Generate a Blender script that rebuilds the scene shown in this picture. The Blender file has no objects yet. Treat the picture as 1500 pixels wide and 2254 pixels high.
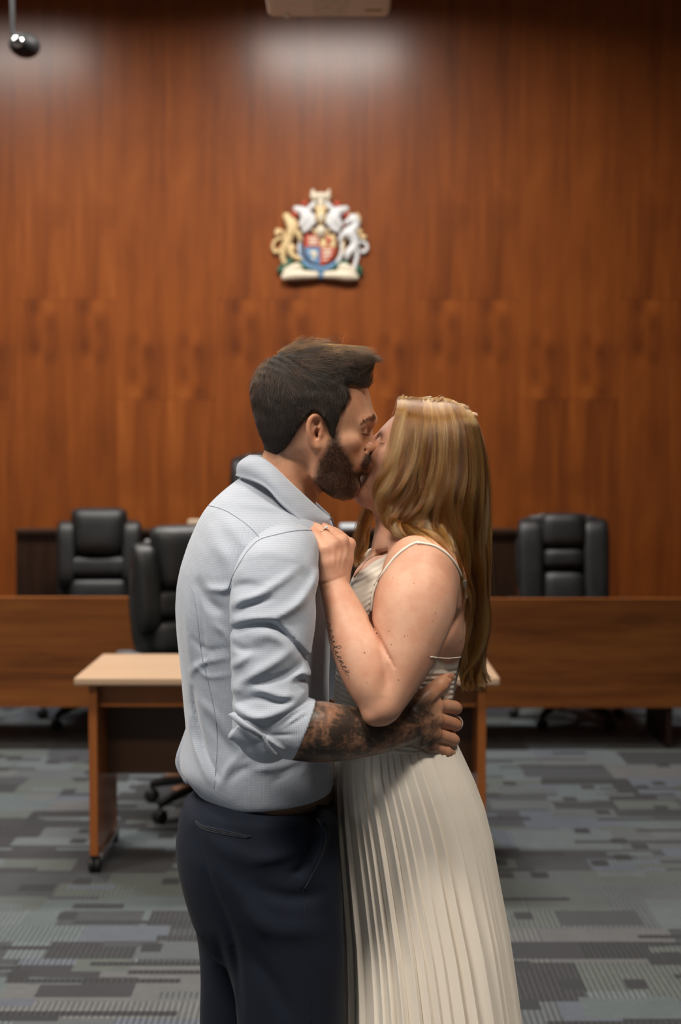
import bpy, bmesh, math, random
import numpy as np
from mathutils import Vector, Matrix, Euler, noise as mnoise

# ------------------------------------------------------------------ camera, world, exposure
SC = bpy.context.scene
COL = SC.collection
PITCH = math.radians(2.269)
FPX = 50.0 / 36.06 * 2254
CAM_Z = 1.5
cam_data = bpy.data.cameras.new('camera')
cam_data.lens = 50.0
cam_data.sensor_fit = 'AUTO'
cam_data.sensor_width = 36.06
cam_data.clip_start = 0.05
cam_data.dof.use_dof = True
cam_data.dof.focus_distance = 2.33
cam_data.dof.aperture_fstop = 3.8
camera = bpy.data.objects.new('camera', cam_data)
camera.location = (0, 0, CAM_Z)
camera.rotation_euler = (math.pi / 2 - PITCH, 0, 0)
COL.objects.link(camera)
SC.camera = camera

SC.view_settings.view_transform = 'Standard'
SC.view_settings.look = 'None'
SC.view_settings.gamma = 1.0
SC.view_settings.use_curve_mapping = False
SC.view_settings.exposure = -0.62

world = bpy.data.worlds.new('world')
world.use_nodes = True
world.node_tree.nodes['Background'].inputs[0].default_value = (0.75, 0.85, 1.0, 1)
world.node_tree.nodes['Background'].inputs[1].default_value = 0.08
SC.world = world

# ceiling lights: (x, y, watts); their builder is below with the room
CEILING_LIGHTS = [(-2.75, 7.05, 195), (-0.1, 7.05, 265), (-2.6, 3.6, 110), (0.0, 3.6, 50),
                  (-1.7, 0.4, 215), (1.3, 0.4, 150), (-2.6, -2.6, 40), (0.3, -2.6, 40)]
LIGHT_SPREAD = {7.05: 160, 3.6: 112, 0.4: 120, -2.6: 120}
WINDOW_W = 30

# ------------------------------------------------------------------ helpers
def at(px, py, Y):
    """world point seen at pixel (px, py) of the 1500x2254 frame on the plane y = Y"""
    u = (px - 750.0) / FPX
    v = (1127.0 - py) / FPX
    c, s = math.cos(PITCH), math.sin(PITCH)
    dy = c + v * s
    dz = -s + v * c
    t = Y / dy
    return Vector((u * t, Y, CAM_Z + dz * t))

def tag(o, label=None, cat=None, group=None, kind=None):
    if label: o['label'] = label
    if cat: o['category'] = cat
    if group: o['group'] = group
    if kind: o['kind'] = kind
    return o

def empty(name, loc=(0, 0, 0), rz=0.0, label=None, cat=None, group=None):
    o = bpy.data.objects.new(name, None)
    o.empty_display_size = 0.1
    o.location = loc
    o.rotation_euler = (0, 0, rz)
    COL.objects.link(o)
    return tag(o, label, cat, group)

def obj_from(name, bm, mat=None, parent=None, smooth=False, loc=None):
    me = bpy.data.meshes.new(name)
    bmesh.ops.recalc_face_normals(bm, faces=bm.faces)
    bm.to_mesh(me)
    bm.free()
    return link_mesh(name, me, mat, parent, smooth, loc)

def link_mesh(name, me, mat=None, parent=None, smooth=False, loc=None):
    if mat is not None:
        for m in (mat if isinstance(mat, (list, tuple)) else [mat]):
            me.materials.append(m)
    if smooth:
        me.polygons.foreach_set('use_smooth', [True] * len(me.polygons))
    o = bpy.data.objects.new(name, me)
    COL.objects.link(o)
    if parent is not None: o.parent = parent
    if loc is not None: o.location = loc
    return o

def children_of(o):
    return [c for c in bpy.data.objects if c.parent == o]

def copy_tree(o, parent=None):
    c = o.copy()
    COL.objects.link(c)
    if parent is not None: c.parent = parent
    for ch in children_of(o): copy_tree(ch, c)
    return c

def add_box(bm, lo, hi, bevel=0.0, seg=2, M=None):
    lo, hi = Vector(lo), Vector(hi)
    r = bmesh.ops.create_cube(bm, size=1.0)
    vs = r['verts']
    for v in vs:
        v.co = Vector((lo.x + (v.co.x + .5) * (hi.x - lo.x), lo.y + (v.co.y + .5) * (hi.y - lo.y), lo.z + (v.co.z + .5) * (hi.z - lo.z)))
    if bevel > 0:
        es = list({e for v in vs for e in v.link_edges})
        r2 = bmesh.ops.bevel(bm, geom=es, offset=bevel, segments=seg, affect='EDGES', profile=0.5)
        vs = list({v for f in r2['faces'] for v in f.verts} | {v for v in vs if v.is_valid})
    if M is not None:
        bmesh.ops.transform(bm, matrix=M, verts=vs)
    return vs

def frame_from(d):
    d = d.normalized()
    up = Vector((0, 0, 1)) if abs(d.z) < 0.9 else Vector((1, 0, 0))
    a = d.cross(up).normalized()
    return a, a.cross(d).normalized()

def add_tube(bm, pts, r, n=10, cap=True):
    """tube along pts; r a number or a list"""
    pts = [Vector(p) for p in pts]
    rs = [r] * len(pts) if isinstance(r, (int, float)) else list(r)
    rings = []
    a = None
    for i, p in enumerate(pts):
        d = (pts[min(i + 1, len(pts) - 1)] - pts[max(i - 1, 0)]).normalized()
        if a is None:
            a, b = frame_from(d)
        else:
            a = (a - d * a.dot(d)).normalized()
            b = a.cross(d).normalized()
        rings.append([bm.verts.new(p + (a * math.cos(2 * math.pi * k / n) + b * math.sin(2 * math.pi * k / n)) * rs[i]) for k in range(n)])
    for i in range(len(rings) - 1):
        for k in range(n):
            bm.faces.new((rings[i][k], rings[i][(k + 1) % n], rings[i + 1][(k + 1) % n], rings[i + 1][k]))
    if cap:
        bm.faces.new(list(reversed(rings[0])))
        bm.faces.new(rings[-1])

def add_lathe(bm, prof, n=24, M=None):
    """prof = [(r, z)...] about local z"""
    rings = []
    for r, z in prof:
        if r < 1e-6:
            rings.append([bm.verts.new((0, 0, z))])
        else:
            rings.append([bm.verts.new((r * math.cos(2 * math.pi * k / n), r * math.sin(2 * math.pi * k / n), z)) for k in range(n)])
    for i in range(len(rings) - 1):
        A, B = rings[i], rings[i + 1]
        for k in range(n):
            k2 = (k + 1) % n
            if len(A) == 1 and len(B) == 1: continue
            if len(A) == 1: bm.faces.new((A[0], B[k2], B[k]))
            elif len(B) == 1: bm.faces.new((A[k], A[k2], B[0]))
            else: bm.faces.new((A[k], A[k2], B[k2], B[k]))
    if len(rings[0]) > 1: bm.faces.new(list(reversed(rings[0])))
    if len(rings[-1]) > 1: bm.faces.new(rings[-1])
    if M is not None:
        bmesh.ops.transform(bm, matrix=M, verts=[v for R in rings for v in R])

def add_prism(bm, poly, y0, y1, M=None):
    """closed polygon (x, z) extruded from y0 to y1"""
    A = [bm.verts.new((x, y0, z)) for x, z in poly]
    B = [bm.verts.new((x, y1, z)) for x, z in poly]
    n = len(poly)
    bm.faces.new(A)
    bm.faces.new(list(reversed(B)))
    for i in range(n):
        bm.faces.new((A[i], B[i], B[(i + 1) % n], A[(i + 1) % n]))
    if M is not None:
        bmesh.ops.transform(bm, matrix=M, verts=A + B)

# ------------------------------------------------------------------ material helpers
def srgb(r, g, b):
    def f(c):
        c /= 255.0
        return c / 12.92 if c <= 0.04045 else ((c + 0.055) / 1.055) ** 2.4
    return (f(r), f(g), f(b), 1.0)

class NT:
    def __init__(self, name):
        self.m = bpy.data.materials.new(name)
        self.m.use_nodes = True
        self.t = self.m.node_tree
        self.bsdf = self.t.nodes['Principled BSDF']
    def n(self, typ, **kw):
        nd = self.t.nodes.new(typ)
        for k, v in kw.items(): setattr(nd, k, v)
        return nd
    def put(self, sock, v):
        if hasattr(v, 'is_output'): self.t.links.new(v, sock)
        else: sock.default_value = v
    def math(self, op, a, b=0.0, c=None, clamp=False):
        nd = self.n('ShaderNodeMath', operation=op, use_clamp=clamp)
        self.put(nd.inputs[0], a); self.put(nd.inputs[1], b)
        if c is not None: self.put(nd.inputs[2], c)
        return nd.outputs[0]
    def coords(self, kind='Object'):
        return self.n('ShaderNodeTexCoord').outputs[kind]
    def sep(self, v):
        nd = self.n('ShaderNodeSeparateXYZ'); self.put(nd.inputs[0], v); return nd.outputs
    def comb(self, x, y, z):
        nd = self.n('ShaderNodeCombineXYZ')
        for i, v in enumerate((x, y, z)): self.put(nd.inputs[i], v)
        return nd.outputs[0]
    def mapping(self, v, scale=(1, 1, 1), loc=(0, 0, 0), rot=(0, 0, 0)):
        nd = self.n('ShaderNodeMapping')
        self.put(nd.inputs[0], v)
        nd.inputs['Location'].default_value = loc; nd.inputs['Rotation'].default_value = rot; nd.inputs['Scale'].default_value = scale
        return nd.outputs[0]
    def noise(self, v, scale=1.0, detail=4.0, rough=0.55, dist=0.0, dims='3D'):
        nd = self.n('ShaderNodeTexNoise', noise_dimensions=dims)
        self.put(nd.inputs['Vector'], v)
        nd.inputs['Scale'].default_value = scale; nd.inputs['Detail'].default_value = detail
        nd.inputs['Roughness'].default_value = rough; nd.inputs['Distortion'].default_value = dist
        return nd.outputs['Fac']
    def white(self, v):
        nd = self.n('ShaderNodeTexWhiteNoise', noise_dimensions='3D'); self.put(nd.inputs['Vector'], v)
        return nd.outputs
    def ramp(self, f, stops, interp='LINEAR'):
        nd = self.n('ShaderNodeValToRGB'); self.put(nd.inputs[0], f)
        cr = nd.color_ramp; cr.interpolation = interp
        while len(cr.elements) < len(stops): cr.elements.new(0.5)
        for e, (p, c) in zip(cr.elements, stops):
            e.position = p; e.color = c if len(c) == 4 else (*c, 1)
        return nd.outputs[0]
    def mix(self, f, a, b, blend='MIX'):
        nd = self.n('ShaderNodeMix', data_type='RGBA', blend_type=blend)
        self.put(nd.inputs[0], f); self.put(nd.inputs[6], a); self.put(nd.inputs[7], b)
        return nd.outputs[2]
    def smooth(self, v, lo, hi):
        nd = self.n('ShaderNodeMapRange', interpolation_type='SMOOTHSTEP')
        self.put(nd.inputs[0], v); nd.inputs[1].default_value = lo; nd.inputs[2].default_value = hi
        return nd.outputs[0]
    def bump(self, h, strength=0.3, dist=0.01):
        nd = self.n('ShaderNodeBump'); self.put(nd.inputs['Height'], h)
        nd.inputs['Strength'].default_value = strength; nd.inputs['Distance'].default_value = dist
        self.t.links.new(nd.outputs[0], self.bsdf.inputs['Normal'])
    def set(self, **kw):
        names = {'color': 'Base Color', 'rough': 'Roughness', 'metal': 'Metallic', 'spec': 'Specular IOR Level', 'coat': 'Coat Weight',
                 'coat_rough': 'Coat Roughness', 'sheen': 'Sheen Weight', 'sheen_rough': 'Sheen Roughness', 'sss': 'Subsurface Weight', 'sss_scale': 'Subsurface Scale',
                 'sss_radius': 'Subsurface Radius', 'emit': 'Emission Color', 'emit_s': 'Emission Strength', 'alpha': 'Alpha', 'trans': 'Transmission Weight'}
        for k, v in kw.items(): self.put(self.bsdf.inputs[names[k]], v)
        return self

def simple(name, color, rough=0.5, metal=0.0, var=0.12, scale=30.0, bump=0.0, **kw):
    t = NT(name)
    c = t.coords()
    f = t.noise(c, scale, 4)
    dark = tuple(x * (1 - var) for x in color[:3]) + (1,)
    lite = tuple(min(1, x * (1 + var)) for x in color[:3]) + (1,)
    t.set(color=t.ramp(f, [(0.3, dark), (0.7, lite)]), rough=rough, metal=metal, **kw)
    if bump: t.bump(t.noise(c, scale * 4, 3), bump, 0.002)
    return t.m

MAT = {}
# ------------------------------------------------------------------ room materials
def wall_veneer():
    t = NT('wall_veneer')
    x, y, z = t.sep(t.coords('Object'))
    W = 0.339
    xs = t.math('DIVIDE', t.math('ADD', x, 2.187 + 8 * W), W)
    k = t.math('FLOOR', xs)
    lx = t.math('FRACT', xs)
    g = t.math('MODULO', t.math('FLOOR', t.math('DIVIDE', k, 2.0)), 2.0)          # every second pair of leaves is hung upside down
    zc = 2.215
    zz = t.math('SUBTRACT', z, zc)
    sgn = t.math('SUBTRACT', 1.0, t.math('MULTIPLY', g, 2.0))
    zz = t.math('MULTIPLY', zz, sgn)
    lx2 = t.math('ADD', t.math('MULTIPLY', lx, sgn), g)
    seam = 0.333
    above = t.math('GREATER_THAN', zz, seam)
    off = t.math('MULTIPLY', above, 7.3)
    # knots bend the grain
    def spot(cx, cz, sx, sz):
        a = t.math('DIVIDE', t.math('SUBTRACT', lx2, cx), sx)
        b = t.math('DIVIDE', t.math('SUBTRACT', zz, cz), sz)
        return t.math('EXPONENT', t.math('MULTIPLY', t.math('ADD', t.math('MULTIPLY', a, a), t.math('MULTIPLY', b, b)), -1.0))
    P = t.comb(t.math('MULTIPLY', lx2, W), off, zz)
    n1 = t.noise(t.mapping(P, (9, 1, 0.7)), 1.0, 3, 0.5, 0.6)
    n2 = t.noise(t.mapping(P, (60, 1, 1.1)), 1.0, 4, 0.6, 0.3)
    n3 = t.noise(t.mapping(P, (4, 1, 2.4)), 1.0, 2, 0.5, 0.4)
    n4 = t.noise(t.comb(t.math('MULTIPLY', x, 160.0), off, t.math('MULTIPLY', z, 3.0)), 1.0, 3, 0.6)
    v = t.math('ADD', t.math('MULTIPLY', n1, 0.34), t.math('MULTIPLY', n2, 0.15))
    v = t.math('ADD', v, t.math('MULTIPLY', n3, 0.20))
    v = t.math('ADD', t.math('ADD', v, 0.115), t.math('MULTIPLY', n4, 0.14))
    wn = t.white(t.comb(t.math('FLOOR', t.math('DIVIDE', k, 2.0)), above, 3.0))[0]
    v = t.math('ADD', v, t.math('MULTIPLY', t.math('SUBTRACT', wn, 0.5), 0.07))
    edge = t.math('SUBTRACT', 1.0, t.smooth(lx, 0.0, 0.05))
    v = t.math('SUBTRACT', v, t.math('MULTIPLY', edge, 0.05))
    v = t.math('SUBTRACT', v, t.math('MULTIPLY', t.math('MULTIPLY', t.smooth(lx, 0.0, 0.5), 0.05), 1.0))
    for (cx, cz, sx, sz, w) in ((.40, .29, .17, .055, -.10), (.66, .29, .20, .055, .10), (.66, .17, .11, .075, -.10), (.45, .19, .08, .07, .06),
                                (.38, .02, .10, .05, -.07), (.64, -.06, .12, .06, -.07), (.42, -.09, .12, .06, .07), (.5, .1, .5, .2, -.04)):
        v = t.math('ADD', v, t.math('MULTIPLY', spot(cx, cz, sx, sz), w))
    line = t.math('SUBTRACT', 1.0, t.smooth(t.math('ABSOLUTE', t.math('SUBTRACT', zz, seam)), 0.0, 0.012))
    v = t.math('SUBTRACT', v, t.math('MULTIPLY', line, 0.05))
    c = t.ramp(v, [(0.28, (0.10, 0.022, 0.0040)), (0.50, (0.262, 0.065, 0.0095)), (0.66, (0.37, 0.102, 0.017)), (0.82, (0.50, 0.155, 0.03))])
    t.set(color=c, rough=0.55, spec=0.18, coat=0.70, coat_rough=0.23)
    t.bump(n4, 0.04, 0.002)
    return t.m

def desk_wood(name, cols, scale=1.0, rough=0.4, axis='X'):
    """plain sawn veneer with the grain along one axis"""
    t = NT(name)
    c = t.coords('Object')
    st = {'X': (0.9, 14, 14), 'Z': (14, 14, 0.9), 'Y': (14, 0.9, 14)}[axis]
    n1 = t.noise(t.mapping(c, st), 1.0 * scale, 5, 0.6, 0.9)
    n2 = t.noise(t.mapping(c, tuple(s * 5 for s in st)), 1.0 * scale, 4, 0.6, 0.2)
    n3 = t.noise(t.mapping(c, tuple(s * 0.28 for s in st)), 1.0 * scale, 2, 0.5, 0.4)
    v = t.math('ADD', t.math('ADD', t.math('MULTIPLY', n1, 0.5), t.math('MULTIPLY', n2, 0.22)), t.math('MULTIPLY', n3, 0.3))
    t.set(color=t.ramp(v, list(zip((0.34, 0.5, 0.68), cols))), rough=rough, spec=0.45)
    t.bump(n2, 0.05, 0.001)
    return t.m

def carpet():
    t = NT('carpet_patchwork')
    x, y, z = t.sep(t.coords('Object'))
    def cells(sx, sy, ox, oy, stag):
        ry = t.math('FLOOR', t.math('DIVIDE', t.math('ADD', y, oy), sy))
        sh = t.white(t.comb(ry, ox * 3.1, 1.7))[0]
        rx = t.math('FLOOR', t.math('DIVIDE', t.math('ADD', t.math('ADD', x, ox), t.math('MULTIPLY', sh, stag)), sx))
        return t.white(t.comb(rx, ry, ox + 5.5))
    A = cells(0.41, 0.30, 0.13, 0.05, 0.6)
    B = cells(0.27, 0.15, 0.37, 0.02, 0.9)
    C = cells(0.17, 0.052, 0.71, 0.031, 1.3)
    D = cells(0.062, 0.075, 0.2, 0.11, 1.0)
    E = cells(0.5, 0.034, 0.9, 0.06, 1.0)
    def sel(N, thr):
        return t.math('GREATER_THAN', N[0], thr)
    def hue(N):
        return t.sep(N[1])
    id_ = hue(A)[1]
    id_ = mixf(t, sel(B, 0.6), id_, hue(B)[1])
    id_ = mixf(t, sel(C, 0.9), id_, hue(C)[1])
    id_ = mixf(t, sel(D, 0.955), id_, 0.02)
    id_ = mixf(t, sel(E, 0.95), id_, 0.10)
    base = t.ramp(id_, [(0.0, (0.046, 0.046, 0.049)), (0.10, (0.056, 0.055, 0.060)), (0.24, (0.080, 0.082, 0.088)), (0.36, (0.138, 0.145, 0.150)), (0.5, (0.150, 0.175, 0.178)),
                        (0.62, (0.138, 0.150, 0.135)), (0.74, (0.146, 0.160, 0.190)), (0.86, (0.172, 0.192, 0.195)), (0.95, (0.175, 0.170, 0.168))], 'CONSTANT')
    # ribbed patches: pile rows running away from the door
    rib_on = t.math('MAXIMUM', t.math('GREATER_THAN', t.math('FRACT', t.math('MULTIPLY', id_, 17.0)), 0.58), 0.0)
    rib = t.math('SINE', t.math('MULTIPLY', x, 2 * math.pi / 0.0165))
    dash = t.noise(t.comb(t.math('MULTIPLY', x, 60.6), t.math('MULTIPLY', y, 55.0), 0.0), 1.0, 2, 0.5)
    ribv = t.math('MULTIPLY', t.math('MULTIPLY', rib, rib_on), t.math('MULTIPLY', dash, 0.75))
    f1 = t.noise(t.coords('Object'), 210.0, 2, 0.7)
    f2 = t.noise(t.coords('Object'), 45.0, 3, 0.6)
    f3 = t.noise(t.coords('Object'), 9.0, 2, 0.6)
    k = t.math('ADD', t.math('ADD', 0.42, t.math('MULTIPLY', f1, 0.45)), t.math('ADD', t.math('MULTIPLY', f2, 0.4), t.math('MULTIPLY', f3, 0.3)))
    k = t.math('MULTIPLY', k, t.math('MULTIPLY', t.math('ADD', 1.0, ribv), 0.54))
    col = t.mix(1.0, base, t.comb(t.math('MULTIPLY', k, .91), t.math('MULTIPLY', k, .97), t.math('MULTIPLY', k, 1.03)), 'MULTIPLY')
    t.set(color=col, rough=0.95, spec=0.1, sheen=0.15)
    t.bump(t.math('ADD', f1, t.math('MULTIPLY', ribv, 0.8)), 0.5, 0.004)
    return t.m

def mixf(t, f, a, b):
    nd = t.n('ShaderNodeMix', data_type='FLOAT')
    t.put(nd.inputs[0], f); t.put(nd.inputs[2], a); t.put(nd.inputs[3], b)
    return nd.outputs[0]

def leather():
    t = NT('black_leather')
    c = t.coords('Object')
    v = t.n('ShaderNodeTexVoronoi', feature='DISTANCE_TO_EDGE'); t.put(v.inputs['Vector'], c); v.inputs['Scale'].default_value = 260
    n = t.noise(c, 14, 4, 0.6)
    t.set(color=t.ramp(n, [(0.3, (0.011, 0.012, 0.013)), (0.7, (0.021, 0.022, 0.023))]), rough=0.42, spec=0.5)
    t.bump(t.math('ADD', v.outputs['Distance'], t.math('MULTIPLY', n, 0.9)), 0.25, 0.004)
    return t.m

MAT['wall'] = wall_veneer()
MAT['desk'] = desk_wood('desk_veneer', [(0.11, 0.030, 0.006, 1), (0.30, 0.092, 0.017, 1), (0.44, 0.155, 0.032, 1)])
MAT['bench'] = desk_wood('bench_veneer', [(0.012, 0.006, 0.004, 1), (0.028, 0.012, 0.006, 1), (0.045, 0.02, 0.01, 1)], axis='Z')
MAT['table_top'] = desk_wood('table_laminate', [(0.45, 0.30, 0.19, 1), (0.52, 0.355, 0.235, 1), (0.58, 0.41, 0.275, 1)], rough=0.3)
MAT['table_side'] = desk_wood('table_side_laminate', [(0.23, 0.068, 0.013, 1), (0.29, 0.09, 0.019, 1), (0.34, 0.11, 0.026, 1)], axis='Z', rough=0.3)
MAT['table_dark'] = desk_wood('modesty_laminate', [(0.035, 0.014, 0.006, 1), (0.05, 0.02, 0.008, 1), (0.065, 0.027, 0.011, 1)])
MAT['carpet'] = carpet()
MAT['leather'] = leather()
MAT['black_plastic'] = simple('black_plastic', (0.007, 0.007, 0.008), 0.6)
MAT['grey_metal'] = simple('grey_metal', (0.42, 0.42, 0.43), 0.35, 0.85)
MAT['chrome'] = simple('chrome', (0.75, 0.75, 0.76), 0.15, 1.0, var=0.03)
MAT['plaster'] = simple('painted_plaster', (0.20, 0.17, 0.145), 0.9, var=0.04, bump=0.1)
MAT['ceiling'] = simple('ceiling_tile', (0.24, 0.23, 0.22), 0.95, var=0.06, scale=60, bump=0.2)
MAT['beige_plastic'] = simple('beige_plastic', (0.80, 0.62, 0.47), 0.5, var=0.06)
MAT['paper'] = simple('paper', (0.62, 0.66, 0.70), 0.7, var=0.05)
MAT['cream'] = simple('cream_card', (0.66, 0.52, 0.38), 0.6, var=0.05)
MAT['chair_wood'] = desk_wood('chair_base_wood', [(0.24, 0.11, 0.065, 1), (0.34, 0.17, 0.10, 1), (0.42, 0.22, 0.13, 1)], scale=3, rough=0.3)

# ------------------------------------------------------------------ setting
X0, X1, Y0, Y1, ZC = -5.2, 5.2, -4.6, 9.6, 4.95
def slab(name, lo, hi, mat):
    bm = bmesh.new(); add_box(bm, lo, hi)
    return tag(obj_from(name, bm, mat), kind='structure')
slab('floor', (X0, Y0, -0.1), (X1, Y1, 0), MAT['carpet'])
slab('ceiling', (X0, Y0, ZC), (X1, Y1, ZC + 0.1), MAT['ceiling'])
slab('wall_back', (X0, Y1, 0), (X1, Y1 + 0.12, ZC), MAT['wall'])
slab('wall_right', (X1, Y0, 0), (X1 + 0.12, Y1, ZC), MAT['plaster'])
slab('wall_front', (X0, Y0 - 0.12, 0), (X1, Y0, ZC), MAT['plaster'])
# the left wall has a row of windows behind and beside the camera
WIN = [(-3.6, -1.9), (-1.5, 0.2), (0.6, 2.3)]
WZ0, WZ1 = 1.0, 3.6
bm = bmesh.new()
add_box(bm, (X0 - 0.15, Y0, 0), (X0, Y1, WZ0)); add_box(bm, (X0 - 0.15, Y0, WZ1), (X0, Y1, ZC))
ys = [Y0] + [v for w in WIN for v in w] + [Y1]
for i in range(0, len(ys), 2): add_box(bm, (X0 - 0.15, ys[i], WZ0), (X0, ys[i + 1], WZ1))
tag(obj_from('wall_left', bm, MAT['plaster']), kind='structure')
g = NT('window_glass'); g.set(color=(1, 1, 1, 1), rough=0.0, trans=1.0); g.bsdf.inputs['IOR'].default_value = 1.0; MAT['glass'] = g.m
MAT['white_paint'] = simple('white_paint', (0.7, 0.69, 0.66), 0.5, var=0.03)
for i, (a, b) in enumerate(WIN):
    w = tag(empty('window_%d' % (i + 1), (X0, a, WZ0)), kind='structure')
    bm = bmesh.new()
    W, H = b - a, WZ1 - WZ0
    for lo, hi in (((-.12, 0, 0), (-.04, .06, H)), ((-.12, W - .06, 0), (-.04, W, H)), ((-.12, 0, 0), (-.04, W, .06)), ((-.12, 0, H - .06), (-.04, W, H)), ((-.11, W / 2 - .025, 0), (-.05, W / 2 + .025, H))):
        add_box(bm, lo, hi, 0.004)
    obj_from('window_frame', bm, MAT['white_paint'], w)
    bm = bmesh.new(); add_box(bm, (-.085, .05, .05), (-.079, W - .05, H - .05))
    obj_from('window_pane', bm, MAT['glass'], w)
    L = bpy.data.lights.new('daylight', 'AREA'); L.shape = 'RECTANGLE'; L.size = W; L.size_y = H; L.energy = WINDOW_W; L.color = (0.86, 0.93, 1.0); L.spread = math.radians(150)
    lo_ = bpy.data.objects.new('daylight', L); COL.objects.link(lo_); lo_.parent = w; lo_.location = (-0.3, W / 2, H / 2); lo_.rotation_euler = (0, -math.pi / 2, 0)

# ceiling lights: recessed troffers; the two by the wall mirror in the veneer
def ceiling_light(x, y, watts, label):
    r = empty('ceiling_light', (x, y, ZC), 0, label, 'light', 'recessed ceiling lights')
    bm = bmesh.new()
    w, d = 0.62, 0.32
    for lo, hi in (((-w, -d, -.02), (-w + .03, d, 0)), ((w - .03, -d, -.02), (w, d, 0)), ((-w, -d, -.02), (w, -d + .03, 0)), ((-w, d - .03, -.02), (w, d, 0))):
        add_box(bm, lo, hi, .003)
    obj_from('frame', bm, MAT['white_paint'], r)
    bm = bmesh.new(); add_box(bm, (-w + .03, -d + .03, -.008), (w - .03, d - .03, -.002))
    obj_from('diffuser', bm, MAT['white_paint'], r)
    L = bpy.data.lights.new('lamp', 'AREA'); L.shape = 'RECTANGLE'; L.size = 2 * w - .1; L.size_y = 2 * d - .1
    L.energy = watts; L.color = (1.0, 0.95, 0.89) if y > 7 else (1.0, 0.90, 0.78); L.spread = math.radians(LIGHT_SPREAD[y])
    o = bpy.data.objects.new('lamp', L); COL.objects.link(o); o.parent = r; o.location = (0, 0, -.03)
for i, (x, y, wt) in enumerate(CEILING_LIGHTS):
    side = 'on the left side' if x < -1 else ('right of the middle' if x > 1 else 'above the middle')
    row = {7.05: 'nearest the panelled wall', 3.6: 'over the wooden desks', 0.4: 'over the couple', -2.6: 'farthest from the panelled wall'}[y]
    ceiling_light(x, y, wt, 'recessed white ceiling light panel %s %s' % (row, side))
# ------------------------------------------------------------------ furniture
# small rolling table behind the couple
TY = 5.0
def small_table():
    cx = (at(632, 1495, TY)).x
    r = empty('table', (cx, TY, 0), 0, 'narrow rolling table with pale wood top behind the couple', 'table')
    W, D, H = 1.512, 0.61, 0.715
    bm = bmesh.new(); add_box(bm, (-W / 2, 0, H - .03), (W / 2, D, H), .008, 3)
    obj_from('tabletop', bm, MAT['table_top'], r)
    for s in (-1, 1):
        xo = s * (W / 2 - .045)
        xi = xo - s * .03
        bm = bmesh.new(); add_box(bm, (min(xo, xi), .04, .065), (max(xo, xi), D - .12, H - .0305), .002)
        p = obj_from('side_panel', bm, MAT['table_side'], r)
        bm = bmesh.new(); add_box(bm, (min(xo, xi) - .012 * (s > 0), .07, .045), (max(xo, xi) + .012 * (s < 0), D - .14, .0645), .004)
        obj_from('foot_rail', bm, MAT['grey_metal'], r)
        for yy in (.065, D - .14):
            bm = bmesh.new()
            M = Matrix.Translation(((xo + xi) / 2, yy, .0275)) @ Matrix.Rotation(math.pi / 2, 4, 'Y')
            add_lathe(bm, [(0, -.021), (.02, -.021), (.027, -.016), (.027, -.004), (.018, -.003), (.018, .003), (.027, .004), (.027, .016), (.02, .021), (0, .021)], 20, M)
            add_box(bm, ((xo + xi) / 2 - .014, yy - .016, .030), ((xo + xi) / 2 + .014, yy + .016, .064), .004)
            obj_from('caster', bm, MAT['black_plastic'], r, True)
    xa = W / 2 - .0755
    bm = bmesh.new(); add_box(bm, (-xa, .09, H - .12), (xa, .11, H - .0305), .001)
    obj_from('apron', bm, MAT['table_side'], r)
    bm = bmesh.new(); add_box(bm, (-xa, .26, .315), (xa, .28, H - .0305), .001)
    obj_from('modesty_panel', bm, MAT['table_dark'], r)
    return r
small_table()

# counsel desks
def desk(name, x0, x1, Y, ztop, zbot, label, ped):
    r = empty(name, ((x0 + x1) / 2, Y, 0), 0, label, 'desk')
    w = (x1 - x0) / 2
    bm = bmesh.new(); add_box(bm, (-w, 0, zbot), (w, .025, ztop), .002)
    obj_from('front_panel', bm, MAT['desk'], r)
    bm = bmesh.new(); add_box(bm, (-w, .0255, ztop - .11), (w, .55, ztop - .08), .003)
    obj_from('worktop', bm, MAT['desk'], r)
    for xx in ped:
        bm = bmesh.new(); add_box(bm, (xx - (x0 + x1) / 2 - .015, .03, 0), (xx - (x0 + x1) / 2 + .015, .53, ztop - .1105), .002)
        obj_from('end_panel', bm, MAT['bench'], r)
    return r
DY = 7.2
desk('desk', -3.4, at(300, 1310, DY).x, DY, .782, .218, 'long wooden desk with slab front at the left, before the chair with bolstered headrest', (-3.38, -2.45))
desk('desk', 0.25, 3.3, DY, .775, .214, 'long wooden desk with slab front at the right, before the wide rounded chair', (0.27, at(1478, 1600, DY).x))

# raised bench in dark veneer against the wall, with things lying on it
BY = 8.5
bx0, bx1 = at(35, 1200, BY).x, at(1140, 1200, BY).x
r = empty('judge_bench', ((bx0 + bx1) / 2, BY, 0), 0, 'dark wooden judge bench running behind the black chairs', 'bench')
w = (bx1 - bx0) / 2
bt = at(200, 1165, BY).z
bm = bmesh.new(); add_box(bm, (-w, 0, 0), (w, .03, bt - .031)); obj_from('front_panel', bm, MAT['bench'], r)
bm = bmesh.new(); add_box(bm, (-w, -.02, bt - .03), (w, .17, bt), .004); obj_from('ledge', bm, MAT['bench'], r)
for s in (-1, 1):
    bm = bmesh.new(); add_box(bm, (s * w - .03 * (s > 0), .0305, 0), (s * w + .03 * (s < 0), .15, bt - .031)); obj_from('end_panel', bm, MAT['bench'], r)
p0, p1 = at(412, 1150, BY), at(452, 1150, BY)
bm = bmesh.new(); add_box(bm, (p0.x, BY + .03, bt), (p1.x, BY + .12, bt + .055), .004)
tag(obj_from('card_box', bm, MAT['cream']), "small cream box on the judge bench beside the man's left shoulder blade", 'box')
p0, p1 = at(755, 1190, BY), at(805, 1190, BY)
bm = bmesh.new()
M = Matrix.Translation(((p0.x + p1.x) / 2, BY + .06, bt)) @ Matrix.Rotation(-.35, 4, 'X')
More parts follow.
